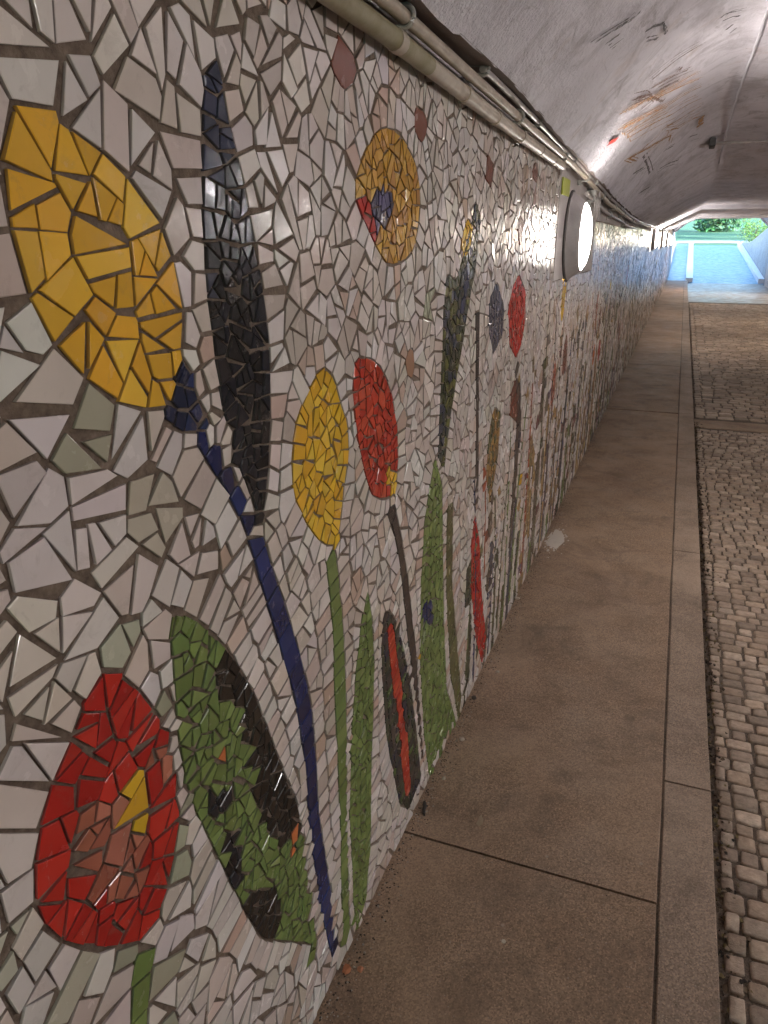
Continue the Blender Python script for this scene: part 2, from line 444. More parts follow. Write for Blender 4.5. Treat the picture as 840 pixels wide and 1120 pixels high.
motif('green_leaf', None, [(187, 671), (204, 673), (221, 681), (243, 703), (258, 722), (279, 757), (291, 791), (309, 838), (325, 877), (333, 913), (338, 965), (348, 1034), (318, 1030), (288, 1027), (271, 1000), (250, 958), (232, 921), (214, 884), (204, 852), (196, 802), (192, 741)], .038, GREEN, .016)
zone([(243, 703), (257, 720), (279, 756), (296, 795), (312, 840), (330, 880), (336, 912), (320, 905), (312, 925), (298, 922), (285, 895), (272, 868), (285, 848), (270, 820), (264, 790), (250, 770), (241, 738)], BRBLK, 'green_leaf', 'dark_half')
zone([(246, 912), (262, 912), (268, 935), (262, 985), (248, 955)], BLACK)
zone([(266, 985), (300, 970), (310, 1000), (303, 1026), (282, 1022)], BRBLK)
zone([(232, 866), (241, 860), (250, 880), (241, 894), (230, 884)], BLACK)
zone([(243, 824), (253, 824), (253, 840), (244, 840)], ORANGE)
zone([(318, 908), (328, 908), (327, 932), (318, 930)], ORANGE)
motif('tall_dark_leaf', None, [(237, 62), (246, 105), (256, 150), (268, 200), (278, 255), (287, 306), (295, 370), (297, 440), (295, 505), (290, 560), (284, 574), (274, 540), (261, 505), (246, 450), (236, 385), (228, 320), (224, 260), (223, 200), (223, 130), (226, 85)], .043, BLACK, .017)
zone([(226, 60), (250, 60), (262, 185), (222, 200)], pal((.028, .036, .075), (.02, .028, .055)))
zone([(222, 290), (240, 290), (240, 330), (222, 330)], pal((.06, .065, .085)))
motif('small_green_leaf', None, [(403, 645), (408, 680), (410, 720), (409, 780), (407, 830), (406, 920), (401, 985), (391, 1018), (387, 985), (386, 940), (383, 891), (386, 791), (390, 735), (396, 681)], .030, GREEN, .012)
stem('red_blade', 'blade', [(424, 685), (427, 720), (432, 774), (438, 820), (444, 868)], [(431, 681), (435, 720), (444, 774), (448, 820), (450, 866)], .018, RED2)
motif('red_blade', 'sheath', [(422, 668), (432, 674), (440, 700), (449, 745), (456, 800), (461, 850), (448, 885), (438, 880), (430, 840), (423, 800), (419, 740), (418, 700)], .034, pal(*CHAR, *DKGRN, (.10, .15, .05), (.02, .022, .05)), .013)
motif('tall_green_blade', None, [(477, 500), (484, 530), (485, 600), (486, 680), (489, 753), (501, 795), (490, 832), (470, 850), (464, 800), (460, 720), (461, 640), (465, 570), (471, 530)], .032, GREEN, .013)
zone([(463, 662), (473, 662), (473, 682), (462, 682)], BLUE)
stem('thin_green_blade', 'blade', [(490, 560), (486, 640), (489, 700), (494, 760), (500, 800)], [(496, 556), (495, 640), (500, 700), (505, 760), (509, 790)], .03, OLIVE)
motif('drooping_blue_leaf', 'leaf', [(521, 220), (526, 240), (521, 290), (514, 330), (505, 385), (494, 450), (486, 512), (480, 500), (482, 440), (484, 400), (486, 340), (489, 300), (500, 305), (509, 275)], .032, pal(*DKGRN, *OLIVE, (.05, .06, .10)), .014)
stem('drooping_blue_leaf', 'spine', [(520, 220), (514, 265), (509, 305), (503, 345)], [(525, 222), (519, 268), (513, 308), (507, 347)], .05, NAVY)
motif('drooping_blue_leaf', 'yellow_petal', [(512, 238), (518, 248), (515, 270), (508, 284), (505, 265)], .03, YEL2, .01)
stem('thin_dark_line', None, [(521, 350), (521, 420), (521, 500), (519, 560)], [(525, 350), (524, 420), (524, 500), (523, 560)], .06, CHAR)
motif('red_streak', None, [(520, 562), (525, 592), (527, 646), (532, 699), (528, 726), (521, 700), (516, 646), (516, 592)], .032, RED, .012)
stem('blue_streak', None, [(537, 590), (535, 620), (533, 650), (532, 690)], [(543, 590), (543, 620), (541, 650), (538, 690)], .05, SLATE)
motif('red_bud', 'petals', [(568, 300), (575, 318), (575, 350), (571, 375), (565, 392), (558, 378), (556, 340), (561, 315)], .036, RED, .015)
stem('red_bud', 'stem', [(563, 394), (566, 450), (562, 520), (556, 600)], [(568, 394), (571, 450), (567, 520), (561, 600)], .06, CHAR)
motif('blue_bud', 'petals', [(544, 307), (552, 338), (550, 366), (540, 388), (535, 360), (536, 330)], .034, SLATE, .014)
for q in ([(566, 228), (574, 245), (573, 262), (570, 272), (565, 255)], [(534, 168), (541, 182), (538, 205), (531, 195)], [(584, 172), (591, 186), (587, 200), (581, 190)], [(561, 425), (568, 432), (566, 462), (558, 455)]):
    motif('brown_petal', None, q, .5, TERRA, .02)
motif('orange_blade', None, [(541, 445), (548, 452), (545, 500), (536, 550), (532, 520), (536, 470)], .04, pal((.30, .17, .06), (.36, .22, .08), (.12, .12, .05)), .015)
# a garden of stems and blooms further down the tunnel
GPAL = [OLIVE, GREEN, pal((.12, .09, .065), (.16, .12, .08)), pal((.42, .28, .14), (.48, .34, .19)), pal((.36, .25, .13), (.30, .21, .12)), pal((.32, .20, .10), (.26, .17, .09)), pal((.40, .27, .13)), SLATE, DKGRN, pal((.25, .09, .10)), pal((.20, .16, .11)), pal((.16, .11, .17))]
BPAL = [RED, TERRA, YEL2, SLATE, BLUE, ORANGE, pal((.20, .08, .20), (.14, .06, .16)), NAVY, PINK]
bands = []
def garden(y0, y1, step, zt, nm):
    y = y0; k = 0
    while y < y1:
        g = min(1, (y-2.2)/2.2); w = random.uniform(.035, .085)*(.5+.8*g)*(1+.10*max(0, y-3)); zz = random.uniform(.55, zt); lean = random.uniform(-.05, .05)
        key = (nm, k) if y < 8.5 else 'far_flowers'
        c = random.choice(GPAL)
        bands.append((y-.15, y+w+.15, y, w, zz, lean, c, key))
        if random.random() < .22:
            a, e = random.uniform(.05, .09)*(1+.02*y), random.uniform(.08, .15)
            cy, cz = y+w/2+lean*zz, zz+e*.8
            poly = [(cy+a*math.cos(t), cz+e*math.sin(t)) for t in np.linspace(0, 2*math.pi, 11)[:-1]]
            motifs.append(dict(part=key, sub=None, poly=poly, ts=.045 if y < 8 else .08, d=.02 if y < 8 else .03, pal=random.choice(BPAL)))
        y += w+step*(1+.12*max(0, y-3))*random.uniform(.3, 1.5); k += 1
y = 2.25
k = 100
while y < 7.5:
    zt = random.uniform(.55, 1.30 if y > 3 else .95); w = random.uniform(.007, .020)*(1+.12*(y-2)); dy = random.uniform(-.16, .22); zb = random.uniform(.0, .25)*random.random()
    ll = [(y-w*(1-.5*t)+dy*t*t, zb+(zt-zb)*t) for t in (0, .25, .5, .75, 1)]; rr = [(p[0]+2*w*(1-.5*t), p[1]) for p, t in zip(ll, (0, .25, .5, .75, 1))]
    stems.append(dict(part=('garden_stem', k), sub=None, l=ll, r=rr, ts=.042+.006*(y-2), pal=random.choice([OLIVE, GREEN, DKGRN, CHAR, SLATE, OLIVE, pal((.36, .22, .09)), pal((.20, .12, .06)), BLUE, pal((.38, .10, .05))])))
    y += random.uniform(.06, .17)*(1+.08*(y-2)); k += 1
def band_at(p):
    for b in bands:
        if b[0] < p[0] < b[1] and p[1] < b[4]:
            yc = b[2]+b[5]*p[1]+.012*math.sin(p[1]*9+b[2]*5)
            t = p[1]/b[4]; sh = b[3]*(.25+.75*(1-t))*.5
            if abs(p[0]-yc-b[3]/2) < sh: return b
    return None
garden(2.25, 3.4, .085, 1.0, 'garden_flower'); garden(3.4, 8.5, .055, 1.30, 'garden_flower'); garden(8.5, 35.5, .12, 1.35, 'x')

PANEL = (3.60, 5.15, 1.43)                  # bare plaster panel: from, to, bottom
def top_at(y):
    if y < PANEL[0]: return 1.945-.012*max(0, y-1)
    if y < 8.2: return 1.725
    return 1.76
def build_mosaic(name, label, x, sgn, y0, y1, z0, mot, stm, zon, sizef, topf, panel=None, zw=None):
    root = empty(name, (x, 0, 0)); tag(root, label, 'mosaic wall')
    sd = Seeds()
    # borders: mirrored seeds so that the shards end on a straight line
    def border(a, b, nrm, ds, lab_in='bg', dd=None):
        n = max(1, int(math.dist(a, b)/ds))
        for i in range(n):
            t = (i+random.uniform(.3, .7))/n; p = (a[0]+(b[0]-a[0])*t, a[1]+(b[1]-a[1])*t); s_ = (dd or ds*.42)*random.uniform(.8, 1)
            sd.add((p[0]-nrm[0]*s_, p[1]-nrm[1]*s_), lab_in); sd.add((p[0]+nrm[0]*s_, p[1]+nrm[1]*s_), None)
    ylist = [y0] 
    while ylist[-1] < y1: ylist.append(min(y1, ylist[-1]+.5))
    for a, b in zip(ylist[:-1], ylist[1:]):
        s_ = sizef(a)
        ta, tb = topf(a+1e-4), topf(b-1e-4)
        if not (panel and a >= panel[0]-.3 and b <= panel[1]+.3 and False): 
            border((a, ta), (b, tb), (0, 1), s_)
        border((a, z0), (b, z0), (0, -1), s_)
    border((y0, z0), (y0, topf(y0)), (-1, 0), .06); border((y1, z0), (y1, topf(y1)), (1, 0), .09)
    if panel:
        border((panel[0], panel[2]), (panel[0], 1.93), (1, 0), .05); border((panel[1], panel[2]), (panel[1], 1.72), (-1, 0), .05)
        border((panel[0], panel[2]), (panel[1], panel[2]), (0, 1), .05)
    for s_ in stm:
        nn_ = 60
        def rs_(P):
            q, _, _ = resample(P, .01); idx = np.linspace(0, len(q)-1, nn_); k = np.arange(len(q))
            return np.stack([np.interp(idx, k, q[:, 0]), np.interp(idx, k, q[:, 1])], 1)
        L = rs_(s_['l']); R2 = rs_(s_['r']); C = (L+R2)/2
        C2, _, tot = resample([tuple(c) for c in C], s_['ts'])
        for c in C2:
            k = int(np.argmin(((C-c)**2).sum(1))); k0, k1 = max(0, k-2), min(nn_-1, k+2)
            t = C[k1]-C[k0]; t /= (np.linalg.norm(t)+1e-9); nn = np.array([t[1], -t[0]])
            w = max(.0045, .5*abs(float((R2[k]-L[k])@nn)))
            if s_.get('loose'):
                sd.add(c, (s_['part'], s_['sub'], s_['pal'], 1), .018); 
                if random.random() < .75:
                    for q in (-1, 1): sd.add(c+nn*q*2*w, 'auto', .022)
                continue
            if sd.add(c, (s_['part'], s_['sub'], s_['pal'], 1), .010):
                for q in (-1, 1): sd.add(c+nn*q*2*w, 'auto', .010)
    for m in mot:
        poly = m['poly']; big = m['ts'] > .3
        bb = bbox(poly)
        if big: 
            c = ((bb[0]+bb[1])/2, (bb[2]+bb[3])/2); sd.add(c, (m['part'], m['sub'], m['pal']))
            P = smooth_closed(poly, .018)
            for i in range(len(P)):
                t = P[(i+1) % len(P)]-P[i-1]; t /= (np.linalg.norm(t)+1e-9); nn = np.array([t[1], -t[0]]); dd = float((P[i]-np.array(c))@nn)
                sd.add((c[0]+2*dd*nn[0], c[1]+2*dd*nn[1]), 'auto', .008)
            continue
        P = smooth_closed(poly, m['ts']*.85); n = len(P); sgnA = 1 if area([tuple(p) for p in P]) > 0 else -1
        for i in range(n):
            t = P[(i+1) % n]-P[i-1]; t /= (np.linalg.norm(t)+1e-9); nn = np.array([t[1], -t[0]])*sgnA; d = m['d']
            pi, po = P[i]-nn*d, P[i]+nn*d
            jt = random.uniform(.55, 1.25)
            for q in (1, .65, .4, .25):
                dd = d*q*(jt if q == 1 else 1); pi, po = P[i]-nn*dd, P[i]+nn*dd
                if inpoly(pi, poly) and not sd.near(pi, dd*1.05) and not sd.near(po, dd*1.05):
                    sd.add(pi, (m['part'], m['sub'], m['pal'])); sd.add(po, 'auto'); break
        ts = m['ts']; yy = bb[0]
        while yy < bb[1]:
            zz = bb[2]
            while zz < bb[3]:
                p = (yy+random.uniform(-.4, .4)*ts, zz+random.uniform(-.4, .4)*ts)
                if inpoly(p, poly): sd.add(p, (m['part'], m['sub'], m['pal']), ts*.85)
                zz += ts*.5
            yy += ts*.5
    bbs = [(bbox(m['poly']), m) for m in mot]
    yy = y0
    while yy < y1:
        s_ = sizef(yy); zz = z0
        tp = topf(yy)
        while zz < tp:
            p = (yy+random.uniform(-.45, .45)*s_*.6, zz+random.uniform(-.45, .45)*s_*.6)
            inpan = panel and panel[0] < p[0] < panel[1] and p[1] > panel[2]
            if any(b_[0] < p[0] < b_[1] and b_[2] < p[1] < b_[3] and inpoly(p, m_['poly']) for b_, m_ in bbs): zz += s_*.6; continue
            if p[1] < tp and p[0] > y0 and p[0] < y1: sd.add(p, None if inpan else 'bg', s_*(random.uniform(.95, 1.45) if p[0] < 9 and sgn > 0 else random.uniform(.56, .86)))
            zz += s_*.6
        yy += s_*.6
    bbs = [(bbox(m['poly']), m) for m in mot]
    parts = {}
    cs = cells(sd)
    for i, c in enumerate(cs):
        lab = sd.lab[i]
        if lab is None or c is None: continue
        p = sd.p[i]; s_ = sizef(p[0])
        if max(math.dist(q, p) for q in c) > s_*2.6: 
            if lab in ('bg', 'auto') : continue
            if max(math.dist(q, p) for q in c) > .3: continue
        if panel and panel[0] < p[0] < panel[1] and p[1] > panel[2]: continue
        if p[1] > topf(p[0]) or p[1] < z0 or p[0] < y0 or p[0] > y1: continue
        if lab == 'auto':
            lab = 'bg'
            for b, m in bbs:
                if b[0] < p[0] < b[1] and b[2] < p[1] < b[3] and inpoly(p, m['poly']): lab = (m['part'], m['sub'], m['pal']); break
        if lab == 'bg' and sgn > 0 and p[0] > 2.2:
            b_ = band_at(p)
            if b_ is not None: lab = (b_[7], None, b_[6])
        if lab == 'bg':
            key = ('bg', None)
            r = random.random()
            n1 = math.sin(p[0]*3.1+p[1]*2.3)+math.sin(p[0]*7.7-p[1]*5.1+1.3)
            if p[0] < .70 and p[1] < 1.34 and r < .30+.12*n1 and p[0] > .3: pl = SAGE
            elif r < .10+.08*n1+(.12 if p[1] < 1.0 else 0): pl = PINKW
            else: pl = WHITE
            col = pick(pl, .11)
            if random.random() < .008: col = pick(random.choice((SAGE, TERRA, YEL2, OLIVE)), .1) if p[0] > 1.2 else pick(SAGE)
            if p[0] > 2.3 and p[1] < 1.2 and random.random() < min(.35, (p[0]-2.3)*.12): col = pick(random.choice(GPAL[3:]+[PINKW, PINKW]), .15)
        else:
            key = (lab[0], lab[1]); col = pick(lab[2], .12)
            if zon:
                for z in zon:
                    if inpoly(p, z['poly']):
                        col = pick(z['pal'], .12)
                        if z['part']: key = (z['part'], z['sub'])
                        break
        A = abs(area(c)); size = math.sqrt(A)
        isbig = lab != 'bg' and key[0] == 'brown_petal'; isst = False
        if area(c) < 0: c = c[::-1]
        pieces = [c]
        if not isbig:
            isst = lab != 'bg' and len(lab) == 4
            isst = lab != 'bg' and len(lab) == 4
            c = shardify(c, size, .35 if isst else .45, 9 if isst or size < .02 else 8)
            if isst or p[0] > 9 or sgn < 0: pieces = [c]
            else:
                tgt = (.74*s_)**2 if lab == 'bg' else (.020 if key[0] in ('green_leaf', 'round_flower') else .0195 if key[0] in ('tall_dark_leaf', 'red_tulip', 'small_green_leaf') else .022)**2*1.6
                if key[0] == 'big_yellow_tulip' and key[1] == 'petals': tgt = .038**2
                if key[0] == 'big_red_flower': tgt = .033**2
                pieces = []
                for q in shatter(c, tgt):
                    if len(q) < 3: continue
                    sq = math.sqrt(max(1e-9, area(q)))
                    pieces.append(shardify(q, sq, random.uniform(.5, 1.2), random.choice((4, 4, 5, 5, 6))))
        for q in pieces:
            if len(q) < 3 or area(q) < 2e-5: continue
            kq, colq = key, col
            if lab != 'bg' and zon and not isbig:
                m_ = (sum(u_[0] for u_ in q)/len(q), sum(u_[1] for u_ in q)/len(q))
                kq, colq = (lab[0], lab[1]), pick(lab[2], .12)
                for z in zon:
                    if inpoly(m_, z['poly']):
                        colq = pick(z['pal'], .12)
                        if z['part']: kq = (z['part'], z['sub'])
            elif lab == 'bg' and random.random() < .5: colq = pick(random.choice((WHITE, WHITE, (col,))) , .08)
            key_t = parts.setdefault(kq, Tiles())
            g = random.uniform(.0009, .0022)*(1.25 if p[0] < 1 else 1) if p[0] < 6 else .003
            if lab != 'bg': g *= .7
            q = inset(q, g)
            if not q or area(q) < 1.5e-5: continue
            if not isbig and not isst:
                ar = max(math.dist(q[u_-1], q[u_]) for u_ in range(len(q)))/math.sqrt(area(q))
                mo = lab != 'bg'
                q = wobble(q, random.gauss(0, (.075 if ar < 1.7 else .03)*(.4 if mo else 1)), random.uniform(.965, 1.0) if mo or p[0] > 5 else random.uniform(.925, .995))
            cc = colq
            key_t.shard(q, cc, x, sgn, .0032, .0009 if p[0] < 7 and sgn > 0 else 0)
    return root, parts

def size_left(y): return .063 if y < .85 else .055 if y < 3 else .062 if y < 8 else .085 if y < 16 else .12
WL, parts = build_mosaic('mosaic_wall', 'long near wall covered in broken white tile mosaic with big tulips and leaves', WX-.004, 1, -1.6, 36.0, .004, motifs, stems, zones, size_left, top_at, PANEL)
WL.location = (0, 0, 0)
b = parts.pop(('bg', None)).mb.build('background_tiles', TILE, WL, True)
groups = {}
plab = {'big_yellow_tulip': 'largest yellow tulip with navy calyx and long blue stem', 'yellow_tulip': 'slim yellow tulip on green stem', 'red_tulip': 'slim red tulip on dark stem',
        'round_flower': 'round ochre flower with violet centre', 'big_red_flower': 'large red flower with pink centre at the lower left', 'green_leaf': 'green leaf with brown black half', 'tall_dark_leaf': 'tall glossy black leaf reaching upwards'}
for (part, sub), t in parts.items():
    if not t.mb.f: continue
    nm = part[0] if isinstance(part, tuple) else part
    if part in ('big_yellow_tulip', 'yellow_tulip', 'red_tulip', 'round_flower', 'big_red_flower', 'red_blade', 'drooping_blue_leaf', 'red_bud', 'blue_bud', 'green_leaf', 'thin_green_blade'):
        if part not in groups:
            e = empty(part); e.parent = WL; groups[part] = e
            if part in plab: e['label'] = plab[part]
        t.mb.build(sub or 'blade', TILE, groups[part], True)
    else:
        o = t.mb.build(nm, TILE, WL, True)
        if part == 'far_flowers': o['kind'] = 'stuff'
        if nm in plab: o['label'] = plab[nm]
# wall bodies: grout bed with a plaster upper strip and the bare panel around the lamp
mb = MB(); GX = WX-.004
mb.box(WX-.40, GX-.001, -8, 36, -.2, 3.3)
o = mb.build('wall_body', GROUT, WL)
mb = MB()
def prof_edge(y): return float(np.interp(y, [-20, 2.2, 3.2, 4.5, 6, 7.5, 9, 14, 20, 20.2, 40], [.385, .385, .352, .31, .262, .225, .215, .24, .27, .45, .45]))
ys = np.arange(-8, 36.01, .25)
def strip(y0, y1, zlo, zhi, x):
    mb.box(GX-.002, x, y0, y1, zlo, zhi, .0)
strip(-8, PANEL[0]-.002, 1.952, 3.0, GX+.0035)
strip(PANEL[0], PANEL[1], PANEL[2]+.003, 3.0, GX+.006)
strip(PANEL[1]+.002, 8.2, 1.732, 3.0, GX+.0035)
strip(8.202, 36, 1.768, 3.0, GX+.0035)
mb.build('plaster_band', PLASTER, WL)

RX = 3.40
def size_right(y): return .12 if y > 6 else .16
rs = []; rm = []
y = 4.0
while y < 35.5:
    zz = random.uniform(1.2, 1.7); w = random.uniform(.02, .04)
    rs.append(dict(part='stems', sub=None, l=[(y-w, .85), (y-w, zz)], r=[(y+w, .85), (y+w, zz)], ts=.12, pal=random.choice(GPAL), loose=True))
    if random.random() < .6: rm.append(dict(part='blooms', sub=None, poly=[(y+.09*math.cos(t), zz+.14*math.sin(t)) for t in np.linspace(0, 2*math.pi, 11)[:-1]], ts=.1, d=.035, pal=random.choice(BPAL)))
    y += random.uniform(.3, .7)
WR, parts = build_mosaic('mosaic_wall', 'mosaic wall on the far side of the cobbled road', RX, -1, 2.0, 36.0, .80, rm, rs, None, size_right, lambda y: 1.85)
WR.location = (0, 0, 0)
for (part, sub), t in parts.items():
    if t.mb.f: t.mb.build('background_tiles' if part == 'bg' else part, TILE, WR, True)
mb = MB(); mb.box(RX+.001, RX+.4, -8, 36, -.2, 3.3); mb.build('wall_body', GROUT, WR)
mb = MB(); mb.box(RX-.12, RX+.003, -8, 36, -.18, .78, .01); mb.box(RX-.004, RX+.002, -8, 36, 1.87, 3.0); mb.build('plaster_plinth', PLASTER, WR)

# ------------------------------------------------------------------ ceiling
def flat_at(y): return float(np.interp(y, [-20, 5.8, 6.9, 8.0, 8.6, 19.9, 20.1, 40], [.87, .87, .79, .64, .575, .575, .98, .98]))
CORN = .19
def ceil_z(x, y):
    e = prof_edge(y); f = flat_at(y)
    xl, xr = -.470, 3.33
    def curve(t):                             # t 0 at the wall, 1 at the flat slab
        k = float(np.interp(y, [6, 8.5], [1, 0]))
        return k*math.sin(t*math.pi/2)**1.0+(1-k)*t if True else t
    if x < CORN: t = (x-xl)/(CORN-xl); return CAMH+e+(f-e)*curve(max(0, t))
    if x > 2.7: t = (xr-x)/(xr-2.7); return CAMH+e+(f-e)*curve(max(0, t))
    return CAMH+f
from mathutils import noise as mn
def loft(name, y0, y1, dy, nx, mat, amp, drop=0.0):
    xs = list(np.linspace(-.470, CORN, nx))+list(np.linspace(CORN, 2.7, int(nx*1.2)))[1:]+list(np.linspace(2.7, 3.33, nx//2))[1:]
    Ys = list(np.arange(y0, y1, dy))+[y1]
    mb = MB(); v = []; f = []
    for y in Ys:
        for x in xs:
            z = ceil_z(x, y)-drop
            if amp:
                near = max(0, 1-(x+.47)/.42)
                a = amp*(.35+1.5*near)
                z += a*mn.fractal(Vector((x*9, y*6, 0)), 1, 2, 5)
                z += amp*2.2*mn.noise(Vector((x*1.6, y*1.1, 3)))
                if x < CORN+.02 and x > CORN-.02: z -= .004
            v.append((x, y, z))
    n = len(xs)
    for j in range(len(Ys)-1):
        for i in range(n-1):
            a = j*n+i; f.append((a, a+n, a+n+1, a+1))
    mb.add(v, f, None, True)
    return mb.build(name, mat, autosm=False)
c1 = loft('ceiling', -8, 20.05, .05, 40, CEIL, .006); tag(c1, kind='structure')
c2 = loft('ceiling', 20.0, 36, .4, 14, CEIL, .004); tag(c2, kind='structure')
# soffit beside the wall head, roof mass above
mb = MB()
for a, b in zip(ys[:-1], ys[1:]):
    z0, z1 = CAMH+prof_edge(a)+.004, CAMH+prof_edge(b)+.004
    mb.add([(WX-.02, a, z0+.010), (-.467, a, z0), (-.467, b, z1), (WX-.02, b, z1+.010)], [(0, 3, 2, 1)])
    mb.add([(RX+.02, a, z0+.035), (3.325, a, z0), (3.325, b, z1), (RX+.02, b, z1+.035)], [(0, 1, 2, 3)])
tag(mb.build('ceiling_soffit', SOFFIT_SHADE), kind='structure')
mb = MB(); mb.box(-6, 10, -8, 36, 3.0, 3.6); mb.box(-6, 10, 35.7, 36, 2.6, 3.6)
mb.box(-.9, 3.8, 20.02, 20.06, 2.20, 3.1)
tag(mb.build('tunnel_roof', RETAIN), kind='structure')
# seam where the vault meets the slab
mb = MB(); pts = [(CORN+.006*mn.noise(Vector((0, y*3, 1))), y, ceil_z(CORN, y)-.012) for y in np.arange(-2, 7.9, .1)]
mb.tube(pts, .007, 6); 
cs_ = mb.build('ceiling_seam', RIB, c1)
# painted concrete ribs
def rib(y0, y1, drop):
    prof = [(WX+.002, CAMH+prof_edge(y0)-.05), (-.42, CAMH+prof_edge(y0)-.02), (CORN, CAMH+flat_at(min(y0, 19))-drop), (2.7, CAMH+flat_at(min(y0, 19))-drop), (3.26, CAMH+prof_edge(y0)-.02), (RX-.002, CAMH+prof_edge(y0)-.05)]
    top = 2.99
    mb = MB()
    for a, b in zip(prof[:-1], prof[1:]):
        v = [(a[0], y0, a[1]), (b[0], y0, b[1]), (b[0], y0, top), (a[0], y0, top), (a[0], y1, a[1]), (b[0], y1, b[1]), (b[0], y1, top), (a[0], y1, top)]
        mb.add(v, [(0, 1, 2, 3), (0, 4, 5, 1), (5, 4, 7, 6)])
    o = mb.build('ceiling_rib', RIB); tag(o, kind='structure'); return o
rib(14.2, 14.6, .055); rib(19.6, 20.02, .06); rib(35.6, 35.98, -.36)

# graffiti and scratches on the ceiling
def onceil(u, v):
    r = ray(u, v); t0, t1 = 0, 12/r[1]
    for k in range(60):
        t = (t0+t1)/2; p = r*t
        if p[2]+CAMH > ceil_z(p[0], p[1]): t1 = t
        else: t0 = t
    p = r*t0; return (p[0], p[1], ceil_z(p[0], p[1])-.011)
GR = {'orange': [[(170, 580), (250, 540), (380, 475), (540, 385)], [(540, 440), (400, 515), (200, 620), (195, 605), (240, 570), (380, 480)], [(540, 475), (440, 535), (370, 575), (330, 620), (260, 680)],
                 [(550, 520), (430, 580), (395, 585)], [(540, 310), (430, 370), (320, 430), (180, 500)], [(398, 610), (300, 665), (200, 718), (235, 730)], [(530, 350), (420, 395), (330, 440)], [(350, 660), (395, 610), (385, 640)]],
      'brown': [[(235, 435), (300, 420), (320, 440), (245, 500)], [(320, 440), (360, 455), (370, 435)], [(300, 395), (380, 350), (480, 305)], [(410, 330), (450, 290), (430, 320)], [(300, 360), (430, 255), (550, 185)], [(220, 470), (300, 430)], [(340, 400), (440, 350)]],
      'black': [[(40, 180), (130, 120), (230, 60), (272, 15)], [(85, 190), (170, 130)], [(118, 210), (150, 188)], [(270, 130), (320, 100), (362, 88), (375, 138)], [(280, 172), (340, 158)], [(615, 75), (650, 45), (690, 38), (735, 28)], [(620, 88), (680, 60), (720, 58)], [(268, 705), (297, 790)],
                [(340, 770), (380, 745), (430, 728)], [(478, 622), (520, 608)], [(358, 690), (410, 660)], [(640, 130), (690, 90)], [(220, 790), (270, 760)], [(250, 880), (300, 850)]]}
def chalk(name, a, b):
    m = N(name); m.set(Base_Color=m.ramp(m.noise(60, 5), [(.35, a), (.65, b)]), Roughness=.7, Alpha=m.ramp(m.noise(55, 6, .75), [(.38, .15), (.56, .95)])); return m.m
GM = {'orange': (chalk('rust_orange_crayon', (.46, .20, .05), (.56, .32, .12)), .0048), 'brown': (chalk('brown_crayon', (.10, .05, .035), (.20, .11, .08)), .0055), 'black': (chalk('black_marker', (.04, .035, .04), (.13, .12, .12)), .006)}
def ribbon(mb, P, w, off=(0, 0, 0)):
    Q, _, L = resample(P, .025)
    for i in range(len(Q)-1):
        a, b = Q[i], Q[i+1]; t = b-a; n = np.array([-t[1], t[0], 0]); n /= (np.linalg.norm(n)+1e-9)
        w0 = w*random.uniform(.4, 1.1)
        vs = []
        for q in (a-n*w0, b-n*w0, b+n*w0, a+n*w0):
            vs.append((q[0], q[1], ceil_z(q[0], q[1])-.0115))
        mb.add(vs, [(0, 1, 2, 3)])
for k, strokes in GR.items():
    mb = MB()
    for s_ in strokes:
        ribbon(mb, [onceil(640+u/4.2, v/4.2) for u, v in s_], GM[k][1])
        for q_ in range(3 if k != 'black' else 1):
            du, dv = random.uniform(-26, 26), random.uniform(-20, 20)
            ribbon(mb, [onceil(640+(u+du)/4.2, (v+dv)/4.2) for u, v in s_], GM[k][1]*.45)
    if k == 'orange': ribbon(mb, [onceil(640+u/4.2, v/4.2) for u, v in ((537, 525), (528, 572))], .022)
    o = mb.build('graffiti', GM[k][0], c1); o['label'] = k+' scrawled lines on the vault'
mb = MB(); ribbon(mb, [onceil(640+u/4.2, v/4.2) for u, v in ((105, 648), (152, 625))], .010); o = mb.build('graffiti', mat_paint('red_marker', (.5, .04, .03), (.55, .08, .05)), c1); o['label'] = 'short red dash'

# ------------------------------------------------------------------ pipes
def pz(y, k): return CAMH+float(np.interp(y, [-8, 1.4, 2.2, 3.3, 4.2, 5.5, 7.9, 10, 14, 20, 36], k))+.0025*math.sin(y*2.1)
p1 = lambda y: pz(y, [.334, .334, .318, .300, .29, .28, .2, .2, .2, .2, .2])
p2 = lambda y: pz(y, [.376, .370, .354, .328, .302, .243, .196, .196, .215, .23, .23])
root = empty('wall_pipe', (WX+.03, 0, 1.93)); tag(root, 'thick segmented pipe laid directly along the top of the mosaic, mossy green near the viewer', 'pipe', 'pipes along the wall head')
def par(o, r): o.parent = r; o.matrix_parent_inverse = Matrix.Translation(-r.location)
mb = MB(); yy = np.arange(-3, 1.65, .1); mb.tube([(WX+.028, y, p1(y)) for y in yy], .0178, 14); par(mb.build('mossy_length', PIPEG), root)
mb = MB(); yy = np.arange(1.6, 3.46, .08); mb.tube([(WX+.028, y, p1(y)) for y in yy], .0172, 14); par(mb.build('pipe_length', PIPE), root)
for y in (1.02, 1.42, 1.88, 2.2, 2.55, 2.9, 3.2):
    mb = MB(); mb.tube([(WX+.028, y-.016, p1(y-.016)), (WX+.028, y+.016, p1(y+.016))], .0196, 14); par(mb.build('coupling', PIPE), root)
root = empty('wall_pipe', (WX+.05, 0, 1.97)); tag(root, 'upper cream pipe running the whole tunnel above the thick mossy one', 'pipe', 'pipes along the wall head')
mb = MB(); yy = np.concatenate([np.arange(-3, 9, .15), np.arange(9, 36, 1.0)]); mb.tube([(WX+.042, y, p2(y)) for y in yy], .0122, 14); par(mb.build('pipe_length', PIPE), root)
